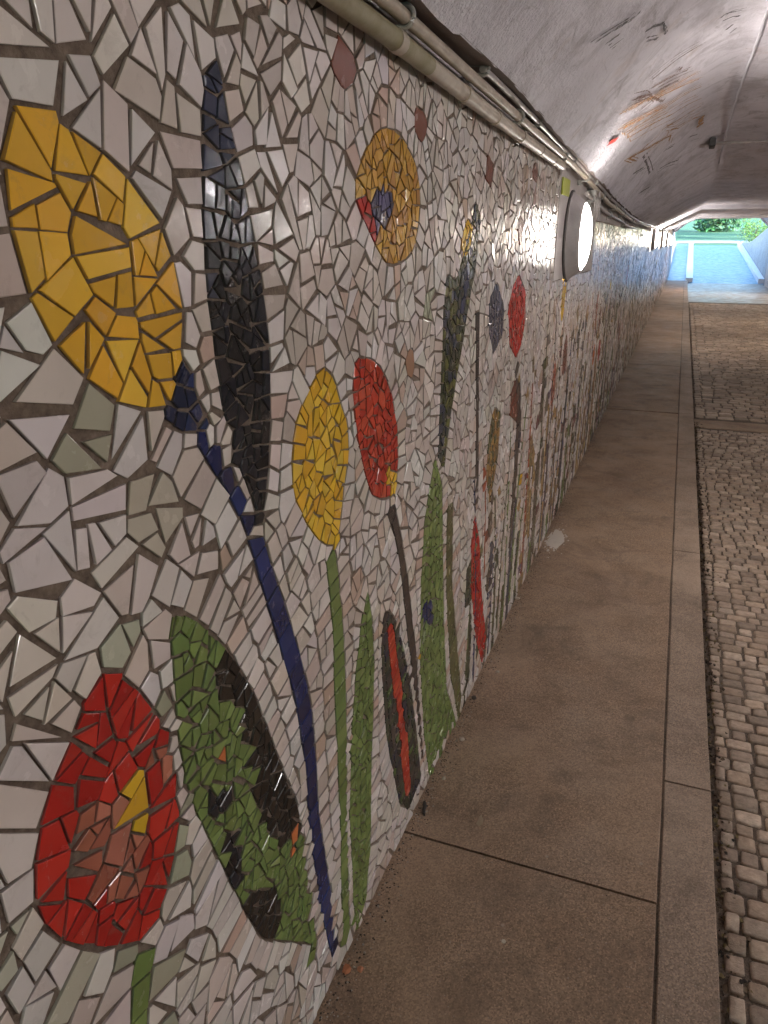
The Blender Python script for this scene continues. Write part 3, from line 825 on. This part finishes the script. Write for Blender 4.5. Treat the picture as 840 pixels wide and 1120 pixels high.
def clamp(y, r=.0135, dx=.042, zf=p2, mat=STEEL):
    mb = MB()
    pts = [(WX+dx+(r+.004)*math.cos(a), y, zf(y)+(r+.004)*math.sin(a)) for a in np.linspace(-2.2, 2.2, 12)]
    pts = [(WX+.008, y, zf(y)-r*.85-.006)]+pts+[(WX+.008, y, zf(y)+r*.85+.006)]
    mb.tube(pts, .0045, 8)
    mb.box(WX+.004, WX+.014, y-.018, y+.018, zf(y)-r-.022, zf(y)-r+.002, .002)
    mb.tube([(WX+.012, y, zf(y)-r-.012), (WX+.026, y, zf(y)-r-.014)], .005, 6)
    return mb
for y in (1.42, 2.42, 3.35, 4.15, 5.0, 5.9, 6.8, 7.9): par(clamp(y).build('clamp', STEEL), root)
root = empty('cable_conduit', (WX+.05, 2.0, 1.98)); tag(root, 'thin grey conduit tucked above the cream pipe with small clips', 'conduit')
mb = MB(); yy = np.concatenate([np.arange(1.95, 9, .15), np.arange(9, 36, 1.0)]); zc = lambda y: min(p2(y)+.030, CAMH+prof_edge(y)+.0)
mb.tube([(WX+.05, y, zc(y)) for y in yy], .0085, 10); par(mb.build('conduit_length', CONDUIT), root)
for y in (1.96, 2.7, 3.6, 4.5, 5.4, 6.3):
    par(clamp(y, .0085, .05, zc).build('clip', STEEL), root)
root = empty('cable_conduit', (WX+.03, 4.4, 1.85)); tag(root, 'thin conduit under the cream pipe beyond the round lamp', 'conduit')
mb = MB(); mb.tube([(WX+.028, y, p2(y)-.055) for y in np.arange(4.35, 9.2, .15)], .010, 10); par(mb.build('conduit_length', CONDUIT), root)
for y in (4.6, 5.8, 7.2): par(clamp(y, .010, .028, lambda y: p2(y)-.055).build('clip', STEEL), root)
# hanging cable loop by the lamp
root = empty('cable_loop', (WX+.03, 4.55, 1.86)); tag(root, 'looped cable hanging from the pipes beside the round lamp', 'cable')
mb = MB()
for k in range(2):
    mb.tube([(WX+.05+.012*k, 4.62+.10*math.sin(a)*.5+.05*k, 1.79-.075*math.cos(a)) for a in np.linspace(.5, 5.8, 22)], .004, 6)
par(mb.build('loop', CONDUIT), root); mb = MB(); mb.box(WX+.006, WX+.05, 4.58, 4.66, 1.845, 1.875, .003); par(mb.build('bracket', STEEL), root)
mb = MB(); mb.box(WX+.004, WX+.010, 3.62, 3.84, 1.80, 1.872, .0015)
tag(mb.build('sticker', mat_paint('yellow_green_sticker', (.36, .40, .04), (.46, .50, .08), .5)), 'faded yellow green sticker on plaster just above the round lamp', 'sticker')
# ceiling junction box
bx_ = onceil(780, 152)
root = empty('junction_box', bx_); tag(root, 'small dark junction box with a pale conduit stub on the ceiling seam', 'junction box')
mb = MB(); mb.box(-.022, .022, -.10, .10, -.05, .012, .006); o = mb.build('box', RIM, root)
mb = MB(); mb.tube([(.025, 0, -.018), (.15, 0, -.02), (.42, .02, -.018)], .010, 8); o = mb.build('conduit_stub', CONDUIT, root)

# ------------------------------------------------------------------ round wall lamps
def make_lamp():
    root = empty('wall_lamp')
    n = 40
    def ring(x, r): return [(x, r*math.cos(2*math.pi*k/n), r*math.sin(2*math.pi*k/n)) for k in range(n)]
    def lathe(mb, prof):
        v = [p for x, r in prof for p in ring(x, r)]; f = []
        for j in range(len(prof)-1):
            for k in range(n): a = j*n+k; b = j*n+(k+1) % n; f.append((a, b, b+n, a+n))
        mb.add(v, f, None, True)
    mb = MB(); lathe(mb, [(.0, .205), (.012, .207), (.016, .200), (.062, .166), (.068, .164), (.071, .158), (.064, .154)]); mb.build('housing', HOUSING, root)
    mb = MB(); lathe(mb, [(.0, .216), (.006, .216), (.007, .204)]); mb.build('gasket', RIM, root)
    mb = MB(); lathe(mb, [(.064, .155), (.074, .150), (.084, .135), (.094, .105), (.101, .06), (.104, .002)]); mb.build('diffuser', DIFF, root)
    return root
lamp = make_lamp()
def dup(root):
    r = root.copy(); COL.objects.link(r)
    for ch in root.children:
        c = ch.copy(); COL.objects.link(c); c.parent = r
    return r
def lamp_at(l, x, y, z, rz, label, warm=False):
    l.location = (x, y, z); l.rotation_euler = (0, 0, rz); tag(l, label, 'lamp', 'round lamps on the tunnel walls')
    if warm:
        for c in l.children:
            if c.name.startswith('diffuser'):
                c.data = c.data.copy(); c.data.materials[0] = {1: DIFFW, 2: DIFFN, 3: DIFFS, 4: DIFFD}[warm]
LZ = 1.625
lamp_at(lamp, GX+.007, 4.0, LZ, 0, 'large round lit lamp on bare plaster panel nearest the viewer')
names = {14.0: 'second round lit lamp along the mosaic wall, much smaller than the nearest one', 19.0: 'third round lit lamp along the mosaic wall',
         24.0: 'fourth round lit lamp along the mosaic wall', 29.0: 'fifth round lit lamp along the mosaic wall', 34.0: 'farthest round lit lamp by the tunnel mouth'}
for y, t in names.items(): lamp_at(dup(lamp), WX+.006, y, LZ+.04, 0, t)
lamp_at(dup(lamp), WX+.006, -6.0, LZ, 0, 'round lamp on the mosaic wall behind the viewer')
for y, t, k in ((10.6, 'warm round lamp across the road shining on the vault', 1), (14.6, 'added warm round lamp across the road, filling the middle stretch', 1), (19.0, 'third round lamp across the road, dimmer and warm', 4), (29.0, 'farthest warm round lamp across the road', 4),  # the second of these is added to warm and brighten the middle stretch
                (7.4, 'bright round lamp across the road just before the drain channel', 2), (2.0, 'added unseen fill lamp across the road a step ahead of the viewer', 3), (-4.0, 'added unseen fill lamp across the road behind the viewer', 3)):  # last two are added out of view to fill the near wall
    lamp_at(dup(lamp), RX-.006, y, 1.98 if y < 25 else LZ+.1, math.pi, t, k)

# ------------------------------------------------------------------ ground
KX0, KX1 = .143, .281
RZ = -.115
def slabs(name, x0, x1, cuts, mat, z=0.0, jit=.002):
    mb = MB()
    for a, b in zip(cuts[:-1], cuts[1:]):
        if b-a < .1: continue
        n = max(1, int((b-a)/.12)) if b < 12 else 1
        dz = 0
        # wavy right edge so the joint is not ruler straight
        L = []; 
        ysl = np.linspace(a+.004, b-.004, n+1)
        e = .003
        for y in ysl:
            w0 = .0022*mn.noise(Vector((x0*3, y*4, 0)))+.0012*mn.noise(Vector((x0*3, y*25, 0))); w1 = .0022*mn.noise(Vector((x1*3, y*4, 5)))+.0015*mn.noise(Vector((x1*3, y*27, 5)))
            if x0 < WX+.01: w0 = -.01
            L.append([(x0+w0, y, z-.10), (x0+w0, y, z-e), (x0+w0+e, y, z), (x1+w1-e, y, z), (x1+w1, y, z-e), (x1+w1, y, z-.16)])
        v = [p for r in L for p in r]; f = []
        for j in range(n):
            for k in range(5): q = j*6+k; f.append((q, q+1, q+7, q+6))
        f.append((5, 4, 3, 2, 1, 0)); q = n*6; f.append((q, q+1, q+2, q+3, q+4, q+5))
        mb.add(v, f)
    return mb.build(name, mat)
tag(slabs('sidewalk', WX-.01, KX0-.004, [-8, -4.6, -1.5, 1.6, 7.8, 7.83, 11, 14.2, 17.5, 20.8, 25, 29, 33, 37], SLAB), kind='structure')
tag(slabs('kerb', KX0+.003, KX1, [-8, -3.9, -1.9, .1, 2.1, 4.1, 6.1, 7.85, 9.9, 12, 14, 16, 18, 20, 22, 25, 28, 31, 34, 37], KERB, -.001), kind='structure')
mb = MB(); mb.box(-.6, RX+.1, -8, 37, -.3, RZ-.009); tag(mb.build('road_bed', JOINT), kind='structure')
mb = MB(); mb.box(WX, KX1-.02, -8, 37, -.28, -.0075); tag(mb.build('sidewalk_bed', JOINT), kind='structure')
# stone setts, one by one in rows
mb = MB()
def sett_rows(y0, y1, w, lod):
    y = y0
    while y < y1-w*.5:
        ww = w*random.uniform(.85, 1.1); x = KX1+.036+random.uniform(-.006, .006)
        first = True
        while x < RX-.16:
            ll = w*random.uniform(.85, 1.5)
            if first: ll = w*random.uniform(.55, .9); first = False
            cx, cy = x+ll/2, y+ww/2+.020*math.sin(x*2.6+y*.7)+.008*mn.noise(Vector((x*5, y*2, 4)))
            x += ll
            if x > 1.6 and y < 4.0: continue
            n = 8; g = .0028+random.uniform(0, .003)
            hx, hy = ll/2-g, ww/2-g; pts = []
            j = lambda: random.uniform(-.06, .06)*w
            wx = 0
            k = .80
            for (ux, uy) in ((1, -k), (1, k), (k, 1), (-k, 1), (-1, k), (-1, -k), (-k, -1), (k, -1)):
                pts.append((cx+wx+ux*hx+j()*.6, cy+uy*hy+j()*.6))
            h = RZ+random.uniform(-.003, .003)+.007*mn.noise(Vector((cx, cy, 2))); tx, ty = random.gauss(0, .022), random.gauss(0, .022)
            def zz(p, d): return h+d+(p[0]-cx)*tx+(p[1]-cy)*ty
            def sc(p, s_): return (cx+wx+(p[0]-cx-wx)*s_, cy+(p[1]-cy)*s_)
            rings = [[(p[0], p[1], RZ-.03) for p in pts], [(p[0], p[1], zz(p, -.010)) for p in pts]]
            for s_, d in ((.94, -.0022), (.80, -.0002)):
                rings.append([(*sc(p, s_), zz(sc(p, s_), d)) for p in pts])
            v = [p for r in rings for p in r]; f = []
            for q in range(3):
                for i in range(n): a = q*n+i; b = q*n+(i+1) % n; f.append((a, b, b+n, a+n))
            f.append(tuple(range(3*n, 4*n)))
            b_ = random.uniform(.75, 1.25); c = random.choice(((.38, .285, .215), (.42, .325, .25), (.34, .26, .205), (.40, .31, .245), (.47, .375, .30)))
            mb.add(v, f, tuple(q*b_ for q in c), True)
        y += ww
sett_rows(.7, 7.72, .066, 0)
tag(mb.build('cobbled_road', SETT, None, True, autosm=False), kind='structure')
mb = MB(); sett_rows(8.25, 24.8, .13, 1)
tag(mb.build('cobbled_road', SETT, None, True, autosm=False), kind='structure')
mb = MB(); mb.box(KX1+.02, RX-.12, 7.80, 8.17, -.2, RZ-.002, .006); tag(mb.build('drain_channel', SLAB), kind='structure')
mb = MB(); mb.box(KX1+.004, RX-.12, 25.1, 37.2, -.2, RZ+.004, .006); tag(mb.build('road', FARROAD), kind='structure')
# expansion strip across the sidewalk where the tunnel segments meet
# litter
LIT = mat_tint('dry_litter', .9, .3)
mb = MB()
for i in range(2600):
    y = random.uniform(.9, 8) if i < 2300 else random.uniform(8, 16)
    x = KX1+.004+abs(random.gauss(0, .040)); s_ = random.uniform(.002, .010)
    z = RZ-.012+random.uniform(0, .013); a = random.uniform(0, 6.28)
    v = []
    for k in range(5):
        t = a+k*1.256; v.append((x+s_*random.uniform(.4, 1.2)*math.cos(t), y+s_*random.uniform(.6, 1.6)*math.sin(t), z+random.uniform(0, s_*.7)))
    v.append((x, y, z-.006)); c = random.choice(((.06, .04, .025), (.12, .08, .05), (.03, .022, .018), (.22, .17, .12), (.16, .12, .05)))
    mb.add(v, [(0, 1, 2, 3, 4), (1, 0, 5), (2, 1, 5), (3, 2, 5), (4, 3, 5), (0, 4, 5)], c)
tag(mb.build('leaf_litter', LIT, None, True), 'dry leaf crumbs and grit in the gutter along the kerb', 'litter', kind='stuff')
mb = MB()
for i in range(2600):
    y = .8+abs(random.gauss(0, 3.2)) if i < 1500 else random.uniform(.8, 9); x = WX+.004+abs(random.gauss(0, .022)) if i < 2200 else random.uniform(WX+.02, KX1-.03); s_ = random.uniform(.0008, .0035)*(1 if i < 2200 else .7)
    n = 5; a = random.uniform(0, 6); v = [(x+s_*random.uniform(.6, 1.3)*math.cos(a+k*1.257), y+s_*random.uniform(.6, 1.3)*math.sin(a+k*1.257), .0004) for k in range(5)]+[(x, y, s_*.9)]
    c = random.choice(((.30, .24, .19), (.08, .06, .045), (.05, .035, .028), (.42, .38, .33)))
    mb.add(v, [(k, (k+1) % 5, 5) for k in range(5)], c)
tag(mb.build('grit', LIT, None, True), 'fine grit and mortar crumbs scattered on the sidewalk', 'grit', kind='stuff')
def chip(name, u, v, size, col, label, cat, h=.012, mat=None, asp=1.0, rz=0):
    x, y = onfloor(u, v, 0); mb = MB(); n = 7; a0 = random.uniform(0, 6)
    R0 = [size*random.uniform(.75, 1.15) for _ in range(n)]
    P = [(R0[k]*math.cos(a0+k*6.283/n), asp*R0[k]*math.sin(a0+k*6.283/n)) for k in range(n)]
    vs = [(p[0], p[1], .0005) for p in P]+[(p[0]*.95, p[1]*.95, h*.6) for p in P]+[(p[0]*.6, p[1]*.6, h*random.uniform(.85, 1)) for p in P]
    f = [tuple(reversed(range(n)))]+[(q*n+k, q*n+(k+1) % n, (q+1)*n+(k+1) % n, (q+1)*n+k) for q in (0, 1) for k in range(n)]+[tuple(range(2*n, 3*n))]
    mb.add(vs, f, col); o = mb.build(name, mat or LIT, None, True); o.location = (x, y, .0006); o.rotation_euler = (0, 0, rz); tag(o, label, cat, 'loose bits at the foot of the mosaic'); return o
chip('tile_shard', 379, 1061, .012, (.46, .17, .08), 'larger of two terracotta shards at the foot of the blue stem', 'shard', .010)
chip('tile_shard', 394, 1061, .008, (.48, .20, .11), 'smaller of two terracotta shards at the foot of the blue stem', 'shard', .008)
chip('pebble', 505, 809, .010, (.40, .33, .27), 'pale pebble near the wall beside the green blades', 'pebble', .009)
chip('pebble', 485, 852, .008, (.32, .26, .20), 'small pale pebble just above the black twig', 'pebble', .007)
chip('pebble', 518, 764, .010, (.10, .08, .07), 'dark pebble lying against the foot of the wall', 'pebble', .010)
chip('pebble', 551, 1030, .006, (.62, .56, .46), 'whitish chip alone on the sidewalk below the cross joint', 'pebble', .003)
chip('pebble', 544, 735, .009, (.42, .36, .30), 'pale chip by the foot of the red streak', 'pebble', .006)
chip('pebble', 566, 655, .012, (.50, .42, .35), 'pale lump below the far garden stems', 'pebble', .008)
tx, ty = onfloor(463, 886, 0); mb = MB(); mb.tube([(-.006, .030, .005), (.001, .012, .006), (.003, -.004, .005), (.011, -.024, .005)], [.004, .0062, .0055, .003], 7)
o = mb.build('twig', mat_paint('black_bark', (.02, .016, .014), (.04, .03, .026), .6)); o.location = (tx, ty, 0); tag(o, 'short black twig lying near the wall by the cross joint', 'twig')
# white plaster spill
STAIN = mat_plaster('spilled_plaster', (.50, .45, .40), (.62, .56, .50), .9, .5, 120)
mb = MB(); cx, cy = onfloor(607, 591, 0)
mb.add([(max(WX+.005, cx+.05*random.uniform(.7, 1.1)*math.cos(k*.4488)), cy+.16*random.uniform(.6, 1.1)*math.sin(k*.4488), .0006) for k in range(14)]+[(cx, cy, .0014)], [(k, (k+1) % 14, 14) for k in range(14)])
for i in range(260):
    a, r = random.uniform(0, 6.28), abs(random.gauss(0, .5))
    x, y = cx+.062*r*math.cos(a), cy+.20*r*math.sin(a); s_ = random.uniform(.003, .014)*(1.2-min(1, r*.6))
    if x < WX+.006: continue
    mb.add([(x+s_*random.uniform(.6, 1.2)*math.cos(k*1.047), y+2*s_*random.uniform(.6, 1.2)*math.sin(k*1.047), .0008+.00004*(i % 7)) for k in range(6)]+[(x, y, .0008+s_*.25)], [(k, (k+1) % 6, 6) for k in range(6)])
tag(mb.build('plaster_spill', STAIN), 'white patch of spilled plaster dust on the sidewalk against the wall', 'plaster spill')
mb = MB(); cx, cy = onfloor(525, 898, 0)
mb.add([(cx+.010*random.uniform(.6, 1.2)*math.cos(k*.63), cy+.024*random.uniform(.6, 1.2)*math.sin(k*.63), .0008) for k in range(10)]+[(cx, cy, .0016)], [(k, (k+1) % 10, 10) for k in range(10)])
tag(mb.build('gum_spot', mat_paint('old_gum', (.26, .20, .13), (.32, .25, .17), .7)), 'flattened yellowish gum spot on the sidewalk above the cross joint', 'gum spot')

# ------------------------------------------------------------------ outside
ZT = 1.35                                  # level of the ground beyond the ramp
def rampz(y): return RZ+(ZT-RZ)*min(1, max(0, (y-37.2)/19.0))
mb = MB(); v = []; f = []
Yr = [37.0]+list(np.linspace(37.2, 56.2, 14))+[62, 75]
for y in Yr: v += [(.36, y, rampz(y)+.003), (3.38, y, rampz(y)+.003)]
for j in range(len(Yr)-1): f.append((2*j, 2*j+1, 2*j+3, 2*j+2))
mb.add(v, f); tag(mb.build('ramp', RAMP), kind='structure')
for nm, xa, xb in (('kerb', .20, .50), ('kerb', 3.16, 3.40)):
    mb = MB(); v = []; f = []
    for y in np.linspace(37.4, 56.2, 12):
        z = rampz(y); h = .20
        v += [(xa, y, z-.3), (xa, y, z+h), (xb, y, z+h), (xb, y, z-.3)]
    for j in range(11):
        for k in range(4): a = j*4+k; b = j*4+(k+1) % 4; f.append((a, a+4, b+4, b))
    f.append((0, 1, 2, 3)); f.append((47, 46, 45, 44)); mb.add(v, f)
    tag(mb.build(nm, WHITEP), kind='structure')
for xa, xb, lb in ((-1.0, -.56, 'grey retaining wall outside the tunnel continuing the line of the lamps'), (3.42, 3.9, 'grey retaining wall outside the tunnel beyond the road')):
    mb = MB(); v = []; f = []
    Yw = np.linspace(36.02, 56, 10)
    for y in Yw:
        t = 1.95+(.0)*(y-36)
        zt = max(ZT+.25, 2.5-(y-36)*.07)
        v += [(xa, y, -.4), (xa, y, zt), (xb, y, zt), (xb, y, -.4)]
    for j in range(9):
        for k in range(4): a = j*4+k; b = j*4+(k+1) % 4; f.append((a, a+4, b+4, b))
    f.append((0, 1, 2, 3)); f.append((39, 38, 37, 36)); mb.add(v, f)
    o = mb.build('retaining_wall', RETAIN); tag(o, lb, 'retaining wall')
mb = MB(); mb.box(WX, .2, 37.02, 56, -.25, .0); 
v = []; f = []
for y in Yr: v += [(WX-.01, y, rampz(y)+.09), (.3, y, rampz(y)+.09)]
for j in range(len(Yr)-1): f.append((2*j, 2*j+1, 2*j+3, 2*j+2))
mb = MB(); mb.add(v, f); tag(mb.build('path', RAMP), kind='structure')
# terrain sheet with the cutting left open
g = N('ground_grass'); c = g.ramp(g.noise(.35, 8, .7), [(.3, (.045, .13, .07)), (.6, (.08, .21, .11)), (.8, (.15, .26, .14))]); GRASSM = g.set(Base_Color=c, Roughness=.9, Normal=g.bump(g.noise(8, 6, .8), .8, .1))  # bluish green puts the cyan outdoor cast into the grass
def gz(x, y):
    if y > 56: return ZT-.02+max(0, (y-64))*.035+.25*mn.noise(Vector((x*.1, y*.1, 0)))*min(1, max(0, (y-62)/10))
    if y < -8: return -.32
    if x > 7 and y < 58: return ZT+min(7, (x-5)*.8)  # unseen bank, added to keep the low sun off the ramp
    if abs(x-1.4) > 7: return 3.4 if y < 36.5 else ZT+.2+max(0, (46-y))*.15
    return ZT+.2
mb = MB()
xs = [-400, -150, -60, -30, -20, -12, -7, -3, -1.01]; xs2 = [3.91, 6, 10, 16, 24, 35, 60, 150, 400]
def sheet(xs, Ys):
    v = [(x, y, gz(x, y)) for y in Ys for x in xs]; n = len(xs)
    mb.add(v, [(j*n+i, j*n+i+1, j*n+n+i+1, j*n+n+i) for j in range(len(Ys)-1) for i in range(n-1)], None, True)
sheet(xs, [36.0, 38, 41, 44, 48, 52, 56.01]); sheet(xs2, [36.0, 38, 41, 44, 48, 52, 56.01])
sheet([-400, -150, -60, -30, -20, -12, -7, -3, -1.01, 0, 1.5, 3, 3.91, 6, 10, 16, 24, 35, 60, 150, 400], [56.01, 59, 62, 66, 70, 76, 84, 95, 110, 140, 200, 400])
mb.add([(-400, -400, -.32), (400, -400, -.32), (400, 36, -.32), (-400, 36, -.32)], [(0, 1, 2, 3)])
tag(mb.build('ground', GRASSM, autosm=False), kind='structure')
mb = MB(); v = []
for t in np.linspace(0, 1, 12):
    x = -9+26*t; y = 66+3*math.sin(t*4); v += [(x, y, gz(x, y)+.05), (x, y+3.2, gz(x, y+3.2)+.05)]
mb.add(v, [(2*j, 2*j+2, 2*j+3, 2*j+1) for j in range(11)], None, True)
tag(mb.build('path', mat_concrete('pale_gravel', (.60, .58, .54), (.74, .72, .68), rgh=.9), autosm=False), kind='structure')
# trees
LEAF = mat_tint('leaves', .55, .2)
lt = LEAF.node_tree; 
BARK = mat_plaster('bark', (.07, .05, .035), (.13, .10, .07), .9, .8, 25)
def tree(name, x, y, h, r, label, cat, n=4200, low=.25, tone=(.05, .17, .11), seed=1):  # default tone is teal: outdoor haze put into the leaf colour
    rnd = random.Random(seed); root = empty(name, (x, y, gz(x, y))); tag(root, label, cat)
    mb = MB(); mb.tube([(0, 0, -.3), (.05, .03, h*.2), (-.08, .05, h*.45), (.05, 0, h*.75)], [h*.035, h*.027, h*.018, h*.006], 10)
    cl = []
    for k in range(16):
        a = rnd.uniform(0, 6.28); t = rnd.uniform(low, 1); rr = r*math.sin(math.pi*min(.95, (t-low*.6)/(1.15-low*.6)))**.7*rnd.uniform(.35, .95)
        p = (rr*math.cos(a), rr*math.sin(a), h*t); cl.append((p, r*rnd.uniform(.28, .5), rnd.uniform(.65, 1.35)))
        mb.tube([(0, 0, h*t*.55), (p[0]*.5, p[1]*.5, h*t*.82), p], [h*.010, h*.006, h*.002], 6)
    mb.build('trunk', BARK, root)
    mb = MB()
    for k in range(n):
        c, cr, tn = rnd.choice(cl); d = Vector((rnd.gauss(0, 1), rnd.gauss(0, 1), rnd.gauss(0, .8))).normalized()*cr*rnd.uniform(.35, 1.05)**.6
        p = Vector(c)+d; s_ = rnd.uniform(.07, .17)*r/2.6; a = Vector((rnd.gauss(0, 1), rnd.gauss(0, 1), rnd.gauss(0, .6))).normalized(); b = a.orthogonal().normalized()
        col = tuple(q*tn*rnd.uniform(.75, 1.3) for q in tone)
        mb.add([tuple(p-a*s_), tuple(p+b*s_*.55), tuple(p+a*s_), tuple(p-b*s_*.55)], [(0, 1, 2, 3)], col)
    mb.build('crown', LEAF, root, True)
tree('leafy_tree', 9.5, 78, 9.5, 4.2, 'broad tree right of centre beyond the tunnel mouth', 'tree', seed=3)
tree('leafy_tree', -6.0, 84, 10, 4.5, 'tree at the left edge of the tunnel mouth view', 'tree', seed=4, tone=(.06, .17, .08))
tree('leafy_tree', 3.2, 108, 11, 6.0, 'most distant tree in the middle of the tunnel mouth view', 'tree', seed=5, tone=(.07, .19, .09), low=.1)
tree('leafy_tree', 15.5, 90, 12, 5.5, 'tall tree behind the broad one', 'tree', seed=6, tone=(.05, .16, .07))
tree('leafy_tree', -14, 96, 12, 6, 'tree far to the left beyond the tunnel mouth', 'tree', seed=8)
tree('round_bush', 5.2, 70, 1.6, 1.5, 'bright green bush at the top right of the ramp', 'bush', 1800, .15, (.12, .25, .05), 9)
tree('round_bush', 8.0, 72, 1.9, 1.8, 'larger bush beside the bright one above the ramp', 'bush', 1800, .15, (.08, .22, .07), 10)
tree('round_bush', -2.6, 69, 1.5, 1.5, 'bush above the left side of the ramp', 'bush', 1500, .15, (.09, .22, .08), 12)

# ------------------------------------------------------------------ light
w = bpy.data.worlds.new('World'); S.world = w; w.use_nodes = True; nt = w.node_tree
sky = nt.nodes.new('ShaderNodeTexSky'); sky.sky_type = 'NISHITA'; sky.sun_disc = False
EL, AZ = 19, 125
sky.sun_elevation = R_(EL); sky.sun_rotation = R_(AZ); sky.ozone_density = 2.5; sky.air_density = 1.2; sky.dust_density = .6
nt.links.new(sky.outputs[0], nt.nodes['Background'].inputs[0]); nt.nodes['Background'].inputs[1].default_value = .15
sl = bpy.data.lights.new('sun', 'SUN'); sl.energy = 2.0; sl.angle = R_(.5); sl.color = (1, .95, .88)
so = bpy.data.objects.new('sun', sl); COL.objects.link(so)
az = R_(AZ); dirv = Vector((math.sin(az)*math.cos(R_(EL)), math.cos(az)*math.cos(R_(EL)), math.sin(R_(EL))))
so.rotation_euler = dirv.to_track_quat('Z', 'Y').to_euler(); so.location = (0, 45, 30)

S.view_settings.view_transform = 'Standard'; S.view_settings.look = 'None'; S.view_settings.exposure = 3.0; S.view_settings.gamma = 1
S.cycles.use_denoising = True
S.cycles.max_bounces = 7; S.cycles.diffuse_bounces = 5; S.cycles.glossy_bounces = 3; S.cycles.transparent_max_bounces = 6
S.cycles.adaptive_threshold = .025; S.cycles.caustics_reflective = False; S.cycles.caustics_refractive = False
S.cycles.sample_clamp_indirect = 6
